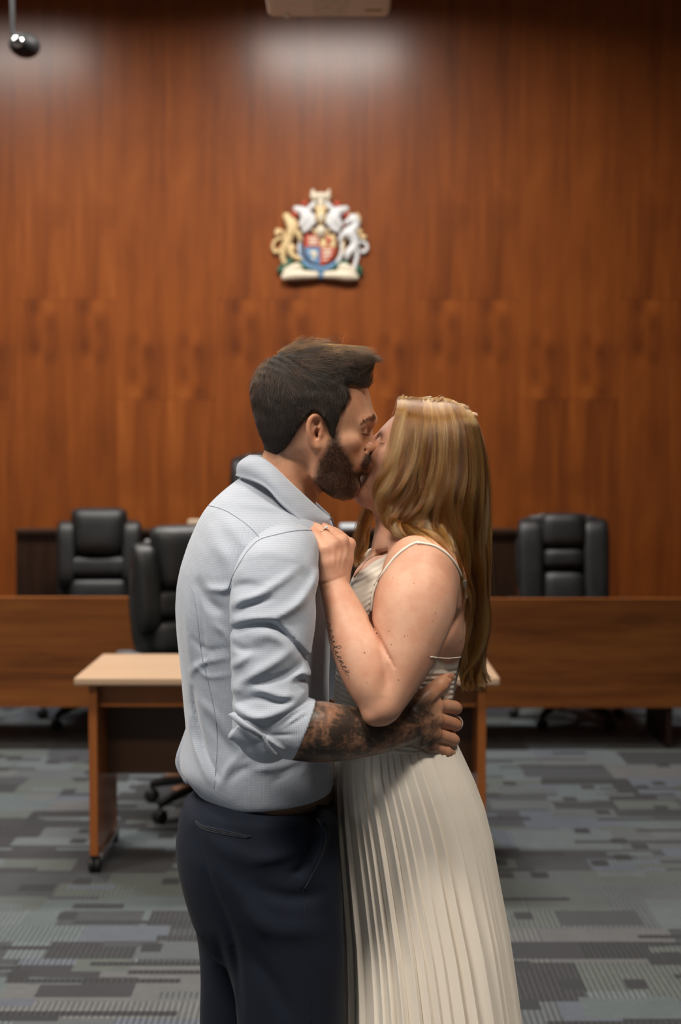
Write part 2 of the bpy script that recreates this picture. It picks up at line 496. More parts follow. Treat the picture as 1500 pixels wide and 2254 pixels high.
add_box(bm, (-.085, 0, 0), (.085, .012, .035), .002, M=M); 
add_box(bm, (-.085, -.005, 0), (.085, .10, .012), .002, M=Matrix.Translation(((p0.x + p1.x) / 2, BY + .03, bt)))
tag(obj_from('paper_stack', bm, MAT['paper']), "pale blue-grey papers on the judge bench seen past the woman's raised hand", 'papers')

# high-backed leather chairs.  Local frame: facing -y, base centre at origin
def cushion(bm, w, h, d, M, bulge=.35, taper=0.0, nx=14, nz=14):
    """soft pillow: w wide (x), h high (z), d thick (y)"""
    front, back = [], []
    def P(i, j, s):
        u, v = -1 + 2 * i / nx, -1 + 2 * j / nz
        e = (max(0.0, 1 - abs(u) ** 5) * max(0.0, 1 - abs(v) ** 5)) ** 0.5
        k = 1 + taper * v
        # round the corners in plan
        cu = u * (1 - .10 * abs(v) ** 6); cv = v * (1 - .10 * abs(u) ** 6)
        return Vector((cu * w / 2 * k, s * d / 2 * (e * (1 - bulge) + bulge * e * (1 - .6 * (u * u + v * v) / 2)), cv * h / 2))
    for s, L in ((-1, front), (1, back)):
        for i in range(nx + 1):
            L.append([bm.verts.new(M @ P(i, j, s)) if (0 < i < nx and 0 < j < nz) or s == -1 else front[i][j] for j in range(nz + 1)])
        for i in range(nx):
            for j in range(nz):
                q = (L[i][j], L[i + 1][j], L[i + 1][j + 1], L[i][j + 1])
                bm.faces.new(q if s == -1 else q[::-1])

MAT['arm_sheen'] = simple('armrest_painted_sheen', (.10, .115, .13), .3)  # lighter grey paints the reflection on these arms into their colour
def office_chair(loc, rz, style, label, base='black', spin=.35):
    r = empty('office_chair', loc, rz, label, 'chair', 'black leather office chairs')
    L = MAT['leather']
    lean = math.radians(9)
    T = Matrix.Translation((0, .26, .50)) @ Matrix.Rotation(-lean, 4, 'X')
    # backrest shell
    bm = bmesh.new()
    poly = []
    if style == 'wide':
        prof = [(.20, .0), (.26, .18), (.275, .40), (.27, .54), (.235, .635), (.15, .672)]
    else:
        prof = [(.19, .0), (.245, .18), (.255, .40), (.24, .53), (.19, .61), (.14, .668)]
    poly = [(x, z) for x, z in prof] + [(-x, z) for x, z in reversed(prof)]
    add_prism(bm, poly, 0.0, .075, T)
    es = [e for e in bm.edges]
    bmesh.ops.bevel(bm, geom=es, offset=.028, segments=3, affect='EDGES', clamp_overlap=True)
    obj_from('backrest', bm, L, r, True)
    def pil(name, w, h, d, x, z, tp=0.0, y=-.012):
        bm = bmesh.new(); cushion(bm, w, h, d, T @ Matrix.Translation((x, y, z)), taper=tp)
        return obj_from(name, bm, L, r, True)
    if style == 'wide':
        pil('headrest', .27, .21, .13, 0, .565)
        pil('back_cushion', .25, .12, .11, 0, .40)
        pil('back_cushion', .25, .33, .10, 0, .17)
        for s in (-1, 1): pil('side_bolster', .155, .62, .10, s * .19, .33, .05)
    else:
        pil('headrest', .31, .29, .16, 0, .555, .11, -.03)
        pil('back_cushion', .42, .13, .12, 0, .352)
        pil('back_cushion', .36, .15, .11, 0, .21)
        pil('back_cushion', .36, .15, .11, 0, .065)
        for s in (-1, 1): pil('side_bolster', .12, .40, .12, s * .185, .425, .08)
    bm = bmesh.new(); cushion(bm, .52, .52, .14, Matrix.Translation((0, .0, .47)) @ Matrix.Rotation(math.pi / 2, 4, 'X'))
    obj_from('seat', bm, L, r, True)
    for s in (-1, 1):
        bm = bmesh.new()
        aw = .075 if base == 'wood' else 0.0
        add_tube(bm, [(s * .24, .12, .44), (s * (.31 + aw), .10, .46), (s * (.325 + aw), .05, .60), (s * (.32 + aw), -.02, .655), (s * (.315 + aw), -.16, .655), (s * (.30 + aw), -.20, .60), (s * .25, -.14, .44)], .018, 10)
        a = obj_from('armrest', bm, MAT['arm_sheen' if base == 'wood' else 'black_plastic'], r, True)
        bm = bmesh.new(); add_box(bm, (s * (.318 + aw) - .035, -.19, .672), (s * (.318 + aw) + .035, .05, .70), .012, 3)
        obj_from('arm_pad', bm, MAT['arm_sheen' if base == 'wood' else 'leather'], a, True)
    bm = bmesh.new()
    add_lathe(bm, [(.0, .10), (.035, .10), (.035, .22), (.025, .225), (.025, .36), (.10, .37), (.12, .41), (0, .41)], 20)
    obj_from('gas_lift', bm, MAT['black_plastic'], r, True)
    for k in range(5):
        a = 2 * math.pi * k / 5 + spin
        ca, sa = math.cos(a), math.sin(a)
        M = Matrix.Rotation(a, 4, 'Z')
        bm = bmesh.new()
        mats = [MAT['black_plastic']]
        add_tube(bm, [M @ Vector(p) for p in ((.02, 0, .125), (.15, 0, .12), (.26, 0, .095), (.315, 0, .075))], [.03, .028, .022, .016], 10)
        leg = obj_from('leg', bm, MAT['black_plastic'], r, True)
        if base == 'wood':
            bm = bmesh.new(); add_box(bm, (.05, -.024, .0), (.24, .024, .014), .004, M=M @ Matrix.Translation((0, 0, .146)) @ Matrix.Rotation(.13, 4, 'Y'))
            obj_from('wood_cap', bm, MAT['chair_wood'], leg, True)
        bm = bmesh.new()
        Mc = M @ Matrix.Translation((.315, 0, .0285)) @ Matrix.Rotation(math.pi / 2, 4, 'X')
        add_lathe(bm, [(0, -.024), (.022, -.024), (.028, -.018), (.028, -.004), (.016, -.003), (.016, .003), (.028, .004), (.028, .018), (.022, .024), (0, .024)], 18, Mc)
        add_tube(bm, [M @ Vector((.315, 0, .03)), M @ Vector((.315, 0, .07))], .008, 8)
        obj_from('caster', bm, MAT['black_plastic'], leg, True)
    return r
c = at(213, 1300, 8.1); office_chair((c.x, 7.99, 0), .06, 'bolster', 'black leather office chair with bolstered headrest facing out behind the left desk')
c = at(1248, 1300, 8.1); office_chair((c.x, 7.99, 0), -.04, 'wide', 'wide rounded black leather office chair alone behind the right desk')
office_chair((-.53, 5.98, 0), .5, 'bolster', 'black leather office chair turned aside between the rolling table and left desk', 'wood', -.28)
# the chair behind the bench stands on the bench platform
bm = bmesh.new(); add_box(bm, (-1.6, 8.70, 0), (1.0, 9.595, .36)); tag(obj_from('platform', bm, MAT['bench']), 'dark wooden platform behind the judge bench', 'platform')
# ------------------------------------------------------------------ implicit-surface kit for bodies and clothing
PX = 2.4 / FPX                     # one pixel of the photograph at the couple's distance, in metres
YC = 2.4
def P(px, py, dy=0.0):
    return np.array(at(px, py, YC + dy), dtype=np.float64)

def smin(a, b, k):
    if k <= 0: return np.minimum(a, b)
    h = np.maximum(k - np.abs(a - b), 0.0) / k
    return np.minimum(a, b) - h * h * k * 0.25

class Field:
    def __init__(self):
        self.ops, self.disp = [], []
    def add(self, prim, k=0.01): self.ops.append(('+', k) + prim); return self
    def sub(self, prim, k=0.005): self.ops.append(('-', k) + prim); return self
    def cut(self, prim, k=0.0): self.ops.append(('&', k) + prim); return self
    def ridge(self, fn): self.disp.append(fn); return self
    def value(self, Q, lo=None, hi=None):
        d = np.full(len(Q), 0.2)
        for op, k, fn, blo, bhi in self.ops:
            if lo is not None and op != '&' and (np.any(blo - k - .012 > hi) or np.any(bhi + k + .012 < lo)): continue
            v = fn(Q)
            if op == '+': d = smin(d, v, k)
            elif op == '-': d = -smin(-d, v, k)
            else: d = -smin(-d, -v, k)
        for fn in self.disp: d = d - fn(Q)
        return d
    def bounds(self):
        lo = np.min([o[3] for o in self.ops if o[0] == '+'], axis=0); hi = np.max([o[4] for o in self.ops if o[0] == '+'], axis=0)
        return lo - .02, hi + .02

def ell(c, r, R=None, rot=None):
    """ellipsoid; rot = (axis letter, degrees)"""
    c = np.asarray(c, float); r = np.asarray(r, float)
    M = np.array(Matrix.Rotation(math.radians(rot[1]), 3, rot[0])) if rot else np.eye(3)
    def fn(Q):
        q = (Q - c) @ M
        k0 = np.sqrt(((q / r) ** 2).sum(1)) + 1e-9
        k1 = np.sqrt(((q / (r * r)) ** 2).sum(1)) + 1e-9
        return k0 * (k0 - 1) / k1
    m = r.max()
    return fn, c - m, c + m

def tube(pts, rs, k=0.0, flat=None):
    """chain of tapered capsules through pts; flat = (axis vector, factor) squashes the section along an axis"""
    pts = np.asarray(pts, float); rs = np.asarray(rs, float)
    ax = None
    if flat is not None:
        ax = np.asarray(flat[0], float); ax = ax / np.linalg.norm(ax); fac = flat[1]
    def fn(Q):
        out = None
        for i in range(len(pts) - 1):
            a, b = pts[i], pts[i + 1]
            ab = b - a
            t = np.clip(((Q - a) @ ab) / (ab @ ab), 0, 1)
            v = Q - a - t[:, None] * ab
            if ax is not None:
                s = v @ ax
                v = v + (s * (1 / fac - 1))[:, None] * ax
            d = np.sqrt((v * v).sum(1)) - (rs[i] + t * (rs[i + 1] - rs[i]))
            out = d if out is None else smin(out, d, k)
        return out
    m = rs.max()
    return fn, pts.min(0) - m, pts.max(0) + m

def resample(pts, rs, n=24):
    """smooth Catmull-Rom resampling of a chain and its radii"""
    pts = np.asarray(pts, float); rs = np.asarray(rs, float)
    A = np.concatenate([pts, rs[:, None]], 1)
    A = np.concatenate([2 * A[:1] - A[1:2], A, 2 * A[-1:] - A[-2:-1]])
    out = []
    m = len(pts) - 1
    for t in np.linspace(0, m - 1e-9, n):
        i = int(t); f = t - i
        p0, p1, p2, p3 = A[i:i + 4]
        out.append(.5 * (2 * p1 + (p2 - p0) * f + (2 * p0 - 5 * p1 + 4 * p2 - p3) * f * f + (3 * p1 - p0 - 3 * p2 + p3) * f ** 3))
    out = np.array(out)
    return out[:, :3], np.maximum(out[:, 3], 1e-4)

def curve_pts(pts, n=24):
    return resample(pts, np.ones(len(pts)), n)[0]

def loft(O, F, S, table, n=2.2, cf=0.5, sm=6, nb=None, yc=None):
    """stack of super-ellipses.  table rows: (h, front, back, halfwidth[, side offset]) along up = z of the frame
    F = front unit vector, S = side unit vector, up = cross"""
    O = np.asarray(O, float); F = np.asarray(F, float); S = np.asarray(S, float)
    Uv = np.cross(F, S); Uv = Uv / np.linalg.norm(Uv)
    T = np.array([tuple(r) + (0.0,) * (5 - len(r)) for r in table], float)
    T = T[np.argsort(T[:, 0])]
    hs = np.linspace(T[0, 0], T[-1, 0], 400)
    ker = np.exp(-0.5 * (np.arange(-3 * sm, 3 * sm + 1) / sm) ** 2); ker /= ker.sum()
    def dense(col):
        v = np.interp(hs, T[:, 0], T[:, col])
        pad = np.concatenate([2 * v[0] - v[1:3 * sm + 1][::-1], v, 2 * v[-1] - v[-3 * sm - 1:-1][::-1]])
        return np.convolve(pad, ker, 'valid')
    D = [dense(c) for c in (1, 2, 3, 4)]
    h0, h1 = hs[0], hs[-1]
    def fn(Q):
        q = Q - O
        h = q @ Uv; f = q @ F; s = q @ S
        fr, bk, w, so = [np.interp(h, hs, d) for d in D]
        w = np.maximum(w, 1e-3)
        c = fr - cf * (fr - bk)
        a = np.maximum(np.where(f > c, fr - c, c - bk), 1e-3)
        x = np.abs(f - c) / a; y = np.abs(s - so) / w
        nn = n if nb is None else np.where(f > c, n, nb)
        qq = (x ** nn + y ** nn) ** (1.0 / nn) + 1e-6
        g = qq ** (1 - nn) * np.sqrt((x ** (nn - 1) / a) ** 2 + (y ** (nn - 1) / w) ** 2) + 1e-6
        d = (qq - 1) / np.maximum(g, 1.0 / np.maximum(a, w))
        return np.maximum(d, np.maximum(h - h1, h0 - h))
    cs = []
    for r in T:
        for f in (r[1], r[2]):
            for s in (-r[3] + r[4], r[3] + r[4]): cs.append(O + Uv * r[0] + F * f + S * s)
    cs = np.array(cs)
    return fn, cs.min(0), cs.max(0)

def poly_dist(Q2, pts):
    """distance in a plane from points to an open polyline and the parameter 0..1 along it"""
    best = np.full(len(Q2), 1e9); par = np.zeros(len(Q2))
    m = len(pts) - 1
    for i in range(m):
        a, b = pts[i], pts[i + 1]; ab = b - a
        t = np.clip(((Q2 - a) @ ab) / (ab @ ab + 1e-12), 0, 1)
        v = Q2 - a - t[:, None] * ab
        d = (v * v).sum(1)
        k = d < best
        best = np.where(k, d, best); par = np.where(k, (i + t) / m, par)
    return np.sqrt(best), par

def fold(pix, dy, width, amp, ylim=None, smooth=14, skew=0.0):
    """a cloth fold (amp > 0) or crease (amp < 0) that runs over the cloth along a line, with tapered ends"""
    pts = np.array([P(x, y, dy)[[0, 2]] for x, y in pix])
    pts = curve_pts(np.column_stack([pts[:, 0], np.zeros(len(pts)), pts[:, 1]]), smooth)[:, [0, 2]]
    lo, hi = pts.min(0) - 3 * width, pts.max(0) + 3 * width
    def fn(Q):
        out = np.zeros(len(Q))
        q2 = Q[:, [0, 2]]
        k = np.all((q2 > lo) & (q2 < hi), axis=1)
        if ylim is not None: k &= Q[:, 1] < ylim
        if k.any():
            d, t = poly_dist(q2[k], pts)
            out[k] = amp * np.exp(-(d / width) ** 2) * np.clip(np.sin(np.pi * (0.06 + 0.88 * t)), 0, 1) ** 0.7
        return out
    return fn

def sd_poly(pix, dy):
    """signed distance (negative inside) to a closed outline extruded through y"""
    V = np.array([P(x, y, dy)[[0, 2]] for x, y in pix])
    def fn(Q):
        p = Q[:, [0, 2]]
        d = ((p - V[0]) ** 2).sum(1); s = np.ones(len(p))
        n = len(V)
        for i in range(n):
            j = (i - 1) % n
            e = V[j] - V[i]; w = p - V[i]
            b = w - e * np.clip((w @ e) / (e @ e), 0, 1)[:, None]
            d = np.minimum(d, (b * b).sum(1))
            c1 = p[:, 1] >= V[i][1]; c2 = p[:, 1] < V[j][1]; c3 = e[0] * w[:, 1] > e[1] * w[:, 0]
            s = np.where((c1 & c2 & c3) | (~c1 & ~c2 & ~c3), -s, s)
        return s * np.sqrt(d)
    return fn, np.array([-9., -9., -9.]), np.array([9., 9., 9.])

def surface(field, vox, lo=None, hi=None, block=22):
    """naive surface nets -> (verts, quads)"""
    blo, bhi = field.bounds()
    lo = blo if lo is None else np.maximum(np.asarray(lo, float), blo); hi = bhi if hi is None else np.minimum(np.asarray(hi, float), bhi)
    n = np.ceil((hi - lo) / vox).astype(int) + 1
    V = np.full(n, 0.2, dtype=np.float32)
    axs = [lo[i] + vox * np.arange(n[i]) for i in range(3)]
    plus = [(o[3] - .012, o[4] + .012) for o in field.ops if o[0] == '+']
    for i in range(0, n[0], block):
        for j in range(0, n[1], block):
            for k in range(0, n[2], block):
                X, Y, Z = axs[0][i:i + block], axs[1][j:j + block], axs[2][k:k + block]
                l = np.array([X[0], Y[0], Z[0]]); h = np.array([X[-1], Y[-1], Z[-1]])
                if not any(np.all(a <= h) and np.all(b >= l) for a, b in plus): continue
                # one probe at the centre skips blocks far from any surface
                c = ((l + h) / 2)[None]
                if abs(field.value(c)[0]) > np.linalg.norm(h - l) * 0.5 * 2.2 + .02:
                    V[i:i + block, j:j + block, k:k + block] = np.sign(field.value(c)[0]) * .2
                    continue
                G = np.stack(np.meshgrid(X, Y, Z, indexing='ij'), -1).reshape(-1, 3)
                V[i:i + block, j:j + block, k:k + block] = field.value(G, l, h).reshape(len(X), len(Y), len(Z))
    S = V < 0
    cnt = np.zeros(n - 1, dtype=np.int8)
    for a in (0, 1):
        for b in (0, 1):
            for c in (0, 1): cnt += S[a:n[0] - 1 + a, b:n[1] - 1 + b, c:n[2] - 1 + c]
    act = (cnt > 0) & (cnt < 8)
    I = np.argwhere(act)
    idx = np.full(n - 1, -1, dtype=np.int64); idx[tuple(I.T)] = np.arange(len(I))
    acc = np.zeros((len(I), 3)); num = np.zeros(len(I))
    cor = [(a, b, c) for a in (0, 1) for b in (0, 1) for c in (0, 1)]
    for A in cor:
        for ax in range(3):
            if A[ax]: continue
            B = list(A); B[ax] = 1
            va = V[I[:, 0] + A[0], I[:, 1] + A[1], I[:, 2] + A[2]].astype(float); vb = V[I[:, 0] + B[0], I[:, 1] + B[1], I[:, 2] + B[2]].astype(float)
            m = (va < 0) != (vb < 0)
            t = np.where(m, va / np.where(m, va - vb, 1), 0)
            p = np.tile(np.array(A, float), (len(I), 1)); p[:, ax] = t
            acc[m] += p[m]; num[m] += 1
    verts = lo + vox * (I + acc / np.maximum(num, 1)[:, None])
    quads = []
    for ax in range(3):
        o1, o2 = (ax + 1) % 3, (ax + 2) % 3
        sl = [slice(None)] * 3; sl2 = [slice(None)] * 3
        sl[ax] = slice(0, n[ax] - 1); sl2[ax] = slice(1, n[ax])
        for d in (o1, o2): sl[d] = slice(1, n[d] - 1); sl2[d] = slice(1, n[d] - 1)
        a = S[tuple(sl)]; b = S[tuple(sl2)]
        E = np.argwhere(a != b)
        if not len(E): continue
        E[:, o1] += 1; E[:, o2] += 1
        flip = S[tuple(E.T)]
        def cell(u, v):
            C = E.copy(); C[:, o1] -= u; C[:, o2] -= v
            return idx[tuple(C.T)]
        q = np.stack([cell(1, 1), cell(0, 1), cell(0, 0), cell(1, 0)], 1)
        q[~flip] = q[~flip][:, ::-1]
        quads.append(q)
    quads = np.concatenate(quads)
    return verts, quads

def relax(verts, quads, it=1, lam=0.5):
    """light Laplacian smoothing"""
    e = np.concatenate([quads[:, [0, 1]], quads[:, [1, 2]], quads[:, [2, 3]], quads[:, [3, 0]]])
    for _ in range(it):
        s = np.zeros_like(verts); c = np.zeros(len(verts))
        for i in range(3):
            s[:, i] = np.bincount(e[:, 0], verts[e[:, 1], i], len(verts)) + np.bincount(e[:, 1], verts[e[:, 0], i], len(verts))
        c = np.bincount(e[:, 0], minlength=len(verts)) + np.bincount(e[:, 1], minlength=len(verts))
        verts = verts + lam * (s / np.maximum(c, 1)[:, None] - verts)
    return verts

def np_mesh(name, verts, quads, mat, parent=None, attrs=None, smooth=True):
    me = bpy.data.meshes.new(name)
    nq = len(quads); w = quads.shape[1]
    me.vertices.add(len(verts)); me.loops.add(nq * w); me.polygons.add(nq)
    me.vertices.foreach_set('co', np.asarray(verts, np.float32).ravel())
    me.loops.foreach_set('vertex_index', quads.ravel().astype(np.int32))
    me.polygons.foreach_set('loop_start', np.arange(0, nq * w, w, dtype=np.int32))
    for k, v in (attrs or {}).items():
        a = me.attributes.new(k, 'FLOAT', 'POINT'); a.data.foreach_set('value', np.asarray(v, np.float32))
    me.update(calc_edges=True); me.validate()
    return link_mesh(name, me, mat, parent, smooth)

def join_nets(parts):
    vs, qs, o = [], [], 0
    for v, q in parts:
        vs.append(v); qs.append(q + o); o += len(v)
    return np.concatenate(vs), np.concatenate(qs)

def vnormals(verts, quads):
    n = np.cross(verts[quads[:, 2]] - verts[quads[:, 0]], verts[quads[:, 3]] - verts[quads[:, 1]])
    out = np.zeros_like(verts)
    for c in range(4):
        for i in range(3): out[:, i] += np.bincount(quads[:, c], n[:, i], len(verts))
    return out / (np.linalg.norm(out, axis=1)[:, None] + 1e-12)

def grad(field, Q, e=0.0015):
    g = np.stack([field.value(Q + np.eye(3)[i] * e) - field.value(Q - np.eye(3)[i] * e) for i in range(3)], 1)
    return g / (np.linalg.norm(g, axis=1)[:, None] + 1e-9)

def pair(px, py, d, ymid):
    """the two mirror points of a body, d metres each side of its middle plane; the near one is seen at the pixel"""
    p = np.array(at(px, py, ymid - d)); q = p.copy(); q[1] = 2 * ymid - p[1]
    return ((-1, p), (1, q))

# strands as real hair curves
def strands(name, S, radius, mat, parent, lock=None):
    """S: (N, K, 3) points; radius: root radius, tapering to the tip"""
    S = np.asarray(S, np.float32); N, K = S.shape[:2]
    cd = bpy.data.hair_curves.new(name)
    cd.add_curves([K] * N)
    cd.attributes['position'].data.foreach_set('vector', S.ravel())
    r = cd.attributes.get('radius') or cd.attributes.new('radius', 'FLOAT', 'POINT')
    prof = np.concatenate([np.ones(K - 2), [0.7, 0.25]]) if K > 2 else np.array([1, .3])
    rr = (np.asarray(radius, np.float32).reshape(-1, 1) * np.ones((N, 1))) * prof[None]
    r.data.foreach_set('value', rr.astype(np.float32).ravel())
    if lock is not None:
        a = cd.attributes.new('lock', 'FLOAT', 'CURVE'); a.data.foreach_set('value', np.asarray(lock, np.float32))
    cd.materials.append(mat)
    o = bpy.data.objects.new(name, cd); COL.objects.link(o)
    if parent is not None: o.parent = parent
    return o

from mathutils.bvhtree import BVHTree
class Skin:
    """finds where a line of sight through a pixel meets a finished surface, so marks and seams lie on it"""
    def __init__(self, verts, quads):
        self.b = BVHTree.FromPolygons([tuple(v) for v in verts], [tuple(int(i) for i in q) for q in quads])
    def hit(self, px, py, lift=0.0005):
        a = Vector((0, 0, CAM_Z)); d = (at(px, py, YC) - a).normalized()
        p, n, i, t = self.b.ray_cast(a, d, 10)
        if p is None: return None
        if n.dot(d) > 0: n = -n
        return p + n * lift
    def line(self, pix, n=30, lift=0.0005):
        q = curve_pts([(x, y, 0) for x, y in pix], n)
        return [h for h in (self.hit(x, y, lift) for x, y, _ in q) if h is not None]

def seam(name, skin, lines, r, mat, parent, lift=0.0004, n=40):
    bm = bmesh.new()
    for L in lines:
        pts = skin.line(L, n, lift)
        if len(pts) > 2: add_tube(bm, pts, r, 6)
    return obj_from(name, bm, mat, parent, True)
# ------------------------------------------------------------------ people's materials
def attr(t, name):
    nd = t.n('ShaderNodeAttribute', attribute_name=name); return nd.outputs['Fac']

def skin_mat(name, base, deep, lip, ink=False, stubble=(0.048, 0.026, 0.017), sheen=0.42):
    t = NT(name)
    c = t.coords()
    n = t.noise(c, 26, 4, 0.6)
    n2 = t.noise(c, 320, 3, 0.6)
    col = t.mix(t.smooth(n, .3, .75), base, deep)
    col = t.mix(t.math('MULTIPLY', attr(t, 'flush_shade'), 0.75), col, deep)
    col = t.mix(attr(t, 'lips'), col, lip)
    fr = t.math('GREATER_THAN', t.noise(c, 190, 1, 0.4), 0.74)
    col = t.mix(t.math('MULTIPLY', fr, 0.25), col, tuple(x * .55 for x in deep[:3]) + (1,))
    beard = attr(t, 'beard')
    bn = t.noise(c, 420, 2, 0.7)
    col = t.mix(t.math('MULTIPLY', beard, t.math('ADD', .62, t.math('MULTIPLY', t.smooth(bn, .2, .65), .38))), col, stubble + (1,))
    if ink:
        w = t.mapping(c, (1, 1, 1.3))
        a = t.noise(w, 15, 4, 0.55, 1.3)
        b = t.noise(w, 48, 4, 0.55, 2.0)
        v = t.n('ShaderNodeTexVoronoi', feature='DISTANCE_TO_EDGE'); t.put(v.inputs['Vector'], t.mapping(w, (1, 1, 1), (.3, .1, .2))); v.inputs['Scale'].default_value = 42
        k = t.math('ADD', t.math('MULTIPLY', a, .72), t.math('MULTIPLY', b, .5))
        lines = t.math('SUBTRACT', 1.0, t.smooth(v.outputs['Distance'], .0, .05))
        dens = t.math('MULTIPLY', attr(t, 'ink'), t.math('ADD', t.smooth(k, .38, .72), t.math('MULTIPLY', lines, .12)), clamp=True)
        tone = t.ramp(b, [(.3, (.012, .010, .009)), (.7, (.035, .027, .021))])
        col = t.mix(t.math('MULTIPLY', dens, .97), t.mix(t.math('MULTIPLY', attr(t, 'ink'), .55), col, (.115, .062, .035, 1)), tone)
    t.set(color=col, rough=sheen, spec=0.45, sss=0.14, sss_scale=0.012, sss_radius=(1.0, 0.36, 0.2))
    t.bump(t.math('ADD', t.math('MULTIPLY', n2, .5), t.noise(c, 900, 2, .5)), 0.10, 0.0008)
    return t.m

def hair_mat(name, melanin, red, rand, rough=0.3, radial=0.45, tint=None, spread=0.0):
    t = NT(name)
    h = t.n('ShaderNodeBsdfHairPrincipled')
    h.model = 'CHIANG'; h.parametrization = 'MELANIN'
    info = t.n('ShaderNodeHairInfo')
    h.inputs['Melanin'].default_value = melanin; h.inputs['Melanin Redness'].default_value = red
    h.inputs['Roughness'].default_value = rough; h.inputs['Radial Roughness'].default_value = radial
    h.inputs['Random Color'].default_value = rand; h.inputs['Random Roughness'].default_value = .2
    if tint: h.inputs['Tint'].default_value = tint
    t.t.links.new(info.outputs['Random'], h.inputs['Random'])
    if spread:                                               # neighbouring locks differ in shade
        t.t.links.new(t.math('ADD', melanin, t.math('MULTIPLY', attr(t, 'lock'), spread), clamp=True), h.inputs['Melanin'])
    out = t.t.nodes['Material Output']
    t.t.links.new(h.outputs[0], out.inputs['Surface'])
    return t.m

def shirt_mat(name, base, dark, axis, R, fine=0.0026):
    """white cotton with a fine woven blue check"""
    t = NT(name)
    x, y, z = t.sep(t.coords())
    def wv(v, w):
        return t.smooth(t.math('SINE', t.math('MULTIPLY', v, 2 * math.pi / w)), -.25, .55)
    # threads run round the body or the arm and along it
    u = t.math('MULTIPLY', t.math('ARCTAN2', t.math('SUBTRACT', x, axis[0]), t.math('SUBTRACT', axis[1], y)), R)
    a = wv(u, fine); b = wv(z, fine)
    k = t.math('ADD', t.math('MULTIPLY', a, .5), t.math('MULTIPLY', b, .5))
    n = t.noise(t.coords(), 9, 3, .5)
    k = t.math('ADD', t.math('MULTIPLY', k, .85), t.math('MULTIPLY', n, .15))
    t.set(color=t.mix(k, base, dark), rough=.85, spec=.2, sheen=.25, sheen_rough=.5)
    f = t.noise(t.coords(), 34, 4, .55, .6)
    f2 = t.noise(t.coords(), 1500, 2, .5)
    t.bump(t.math('ADD', f, t.math('MULTIPLY', f2, .06)), .22, .006)
    return t.m

def cloth_mat(name, base, dark, scale=20, rough=.85, weave=1600, sheen=.2, bump=.12):
    t = NT(name)
    n = t.noise(t.coords(), scale, 4, .6)
    t.set(color=t.mix(n, base, dark), rough=rough, spec=.25, sheen=sheen)
    t.bump(t.math('ADD', n, t.math('MULTIPLY', t.noise(t.coords(), weave, 2, .5), .3)), bump, .003)
    return t.m

MAT['skin_m'] = skin_mat('tanned_skin', (.57, .305, .19, 1), (.49, .215, .12, 1), (.33, .12, .085, 1), ink=True, sheen=.45)
MAT['skin_w'] = skin_mat('fair_skin', (.615, .355, .245, 1), (.54, .26, .165, 1), (.45, .17, .14, 1), sheen=.52)
MAT['hair_m'] = hair_mat('dark_brown_hair', .88, .34, .5, .24, .4, spread=.06)
MAT['hair_w'] = hair_mat('dark_blonde_hair', .31, .84, .5, .22, .40, spread=.15)
MAT['scalp_m'] = simple('dark_hair_base', (.018, .012, .009), .8, var=.3)
MAT['scalp_w'] = simple('hair_gap_shade_base', (.05, .026, .012), .8, var=.3)  # dark brown paints the shade between her blonde locks
MAT['shirt'] = shirt_mat('checked_cotton', (.44, .48, .545, 1), (.275, .32, .405, 1), (float(P(560, 0)[0]), YC), .19)
MAT['sleeve'] = shirt_mat('checked_cotton_sleeve', (.44, .48, .545, 1), (.275, .32, .405, 1), (float(P(600, 0)[0]), YC - .23), .072)
MAT['seam'] = simple('painted_seam_shadow', (.22, .25, .31), .9)  # dark tone paints the groove shade along the shirt seams
MAT['trousers'] = cloth_mat('navy_wool', (.006, .0105, .024, 1), (.0035, .006, .014, 1), 30, sheen=.02)
MAT['belt'] = simple('brown_belt_leather', (.10, .055, .03), .5)
MAT['satin'] = cloth_mat('cream_satin', (.80, .745, .665, 1), (.76, .70, .62, 1), 12, rough=.42, sheen=.05, bump=.05)
MAT['gold'] = simple('rose_gold', (.72, .42, .30), .25, 1.0, var=.03)
MAT['gem'] = simple('clear_stone', (.85, .85, .88), .05, .35, var=.05)
MAT['ink'] = simple('tattoo_ink', (.02, .018, .02), .6)
MAT['shoe'] = simple('dark_shoe_leather', (.02, .014, .01), .35)
MAT['collar_in'] = cloth_mat('paisley_lining', (.10, .10, .11, 1), (.30, .24, .18, 1), 220)
# ------------------------------------------------------------------ the man
YM = 2.385                                                   # the middle plane of his head
def rows(tab, Y, sgn=1):
    out = []
    for py, xf, xb, hw in tab:
        out.append((at(xf, py, Y).z, sgn * at(xf, py, Y).x, sgn * at(xb, py, Y).x, hw * PX))
    return out
EX, EY, EZ = np.eye(3)
def px_r(r, dy=0.0): return r * PX * (2.4 + dy) / 2.4
def chain(pts, n=None, k=0.0, flat=None):
    """pts: (px, py, dy, radius in pixels as seen)"""
    c = np.array([P(a, b, d) for a, b, d, r in pts]); r = np.array([px_r(r, d) for a, b, d, r in pts])
    if n: c, r = resample(c, r, n)
    return tube(c, r, k, flat)

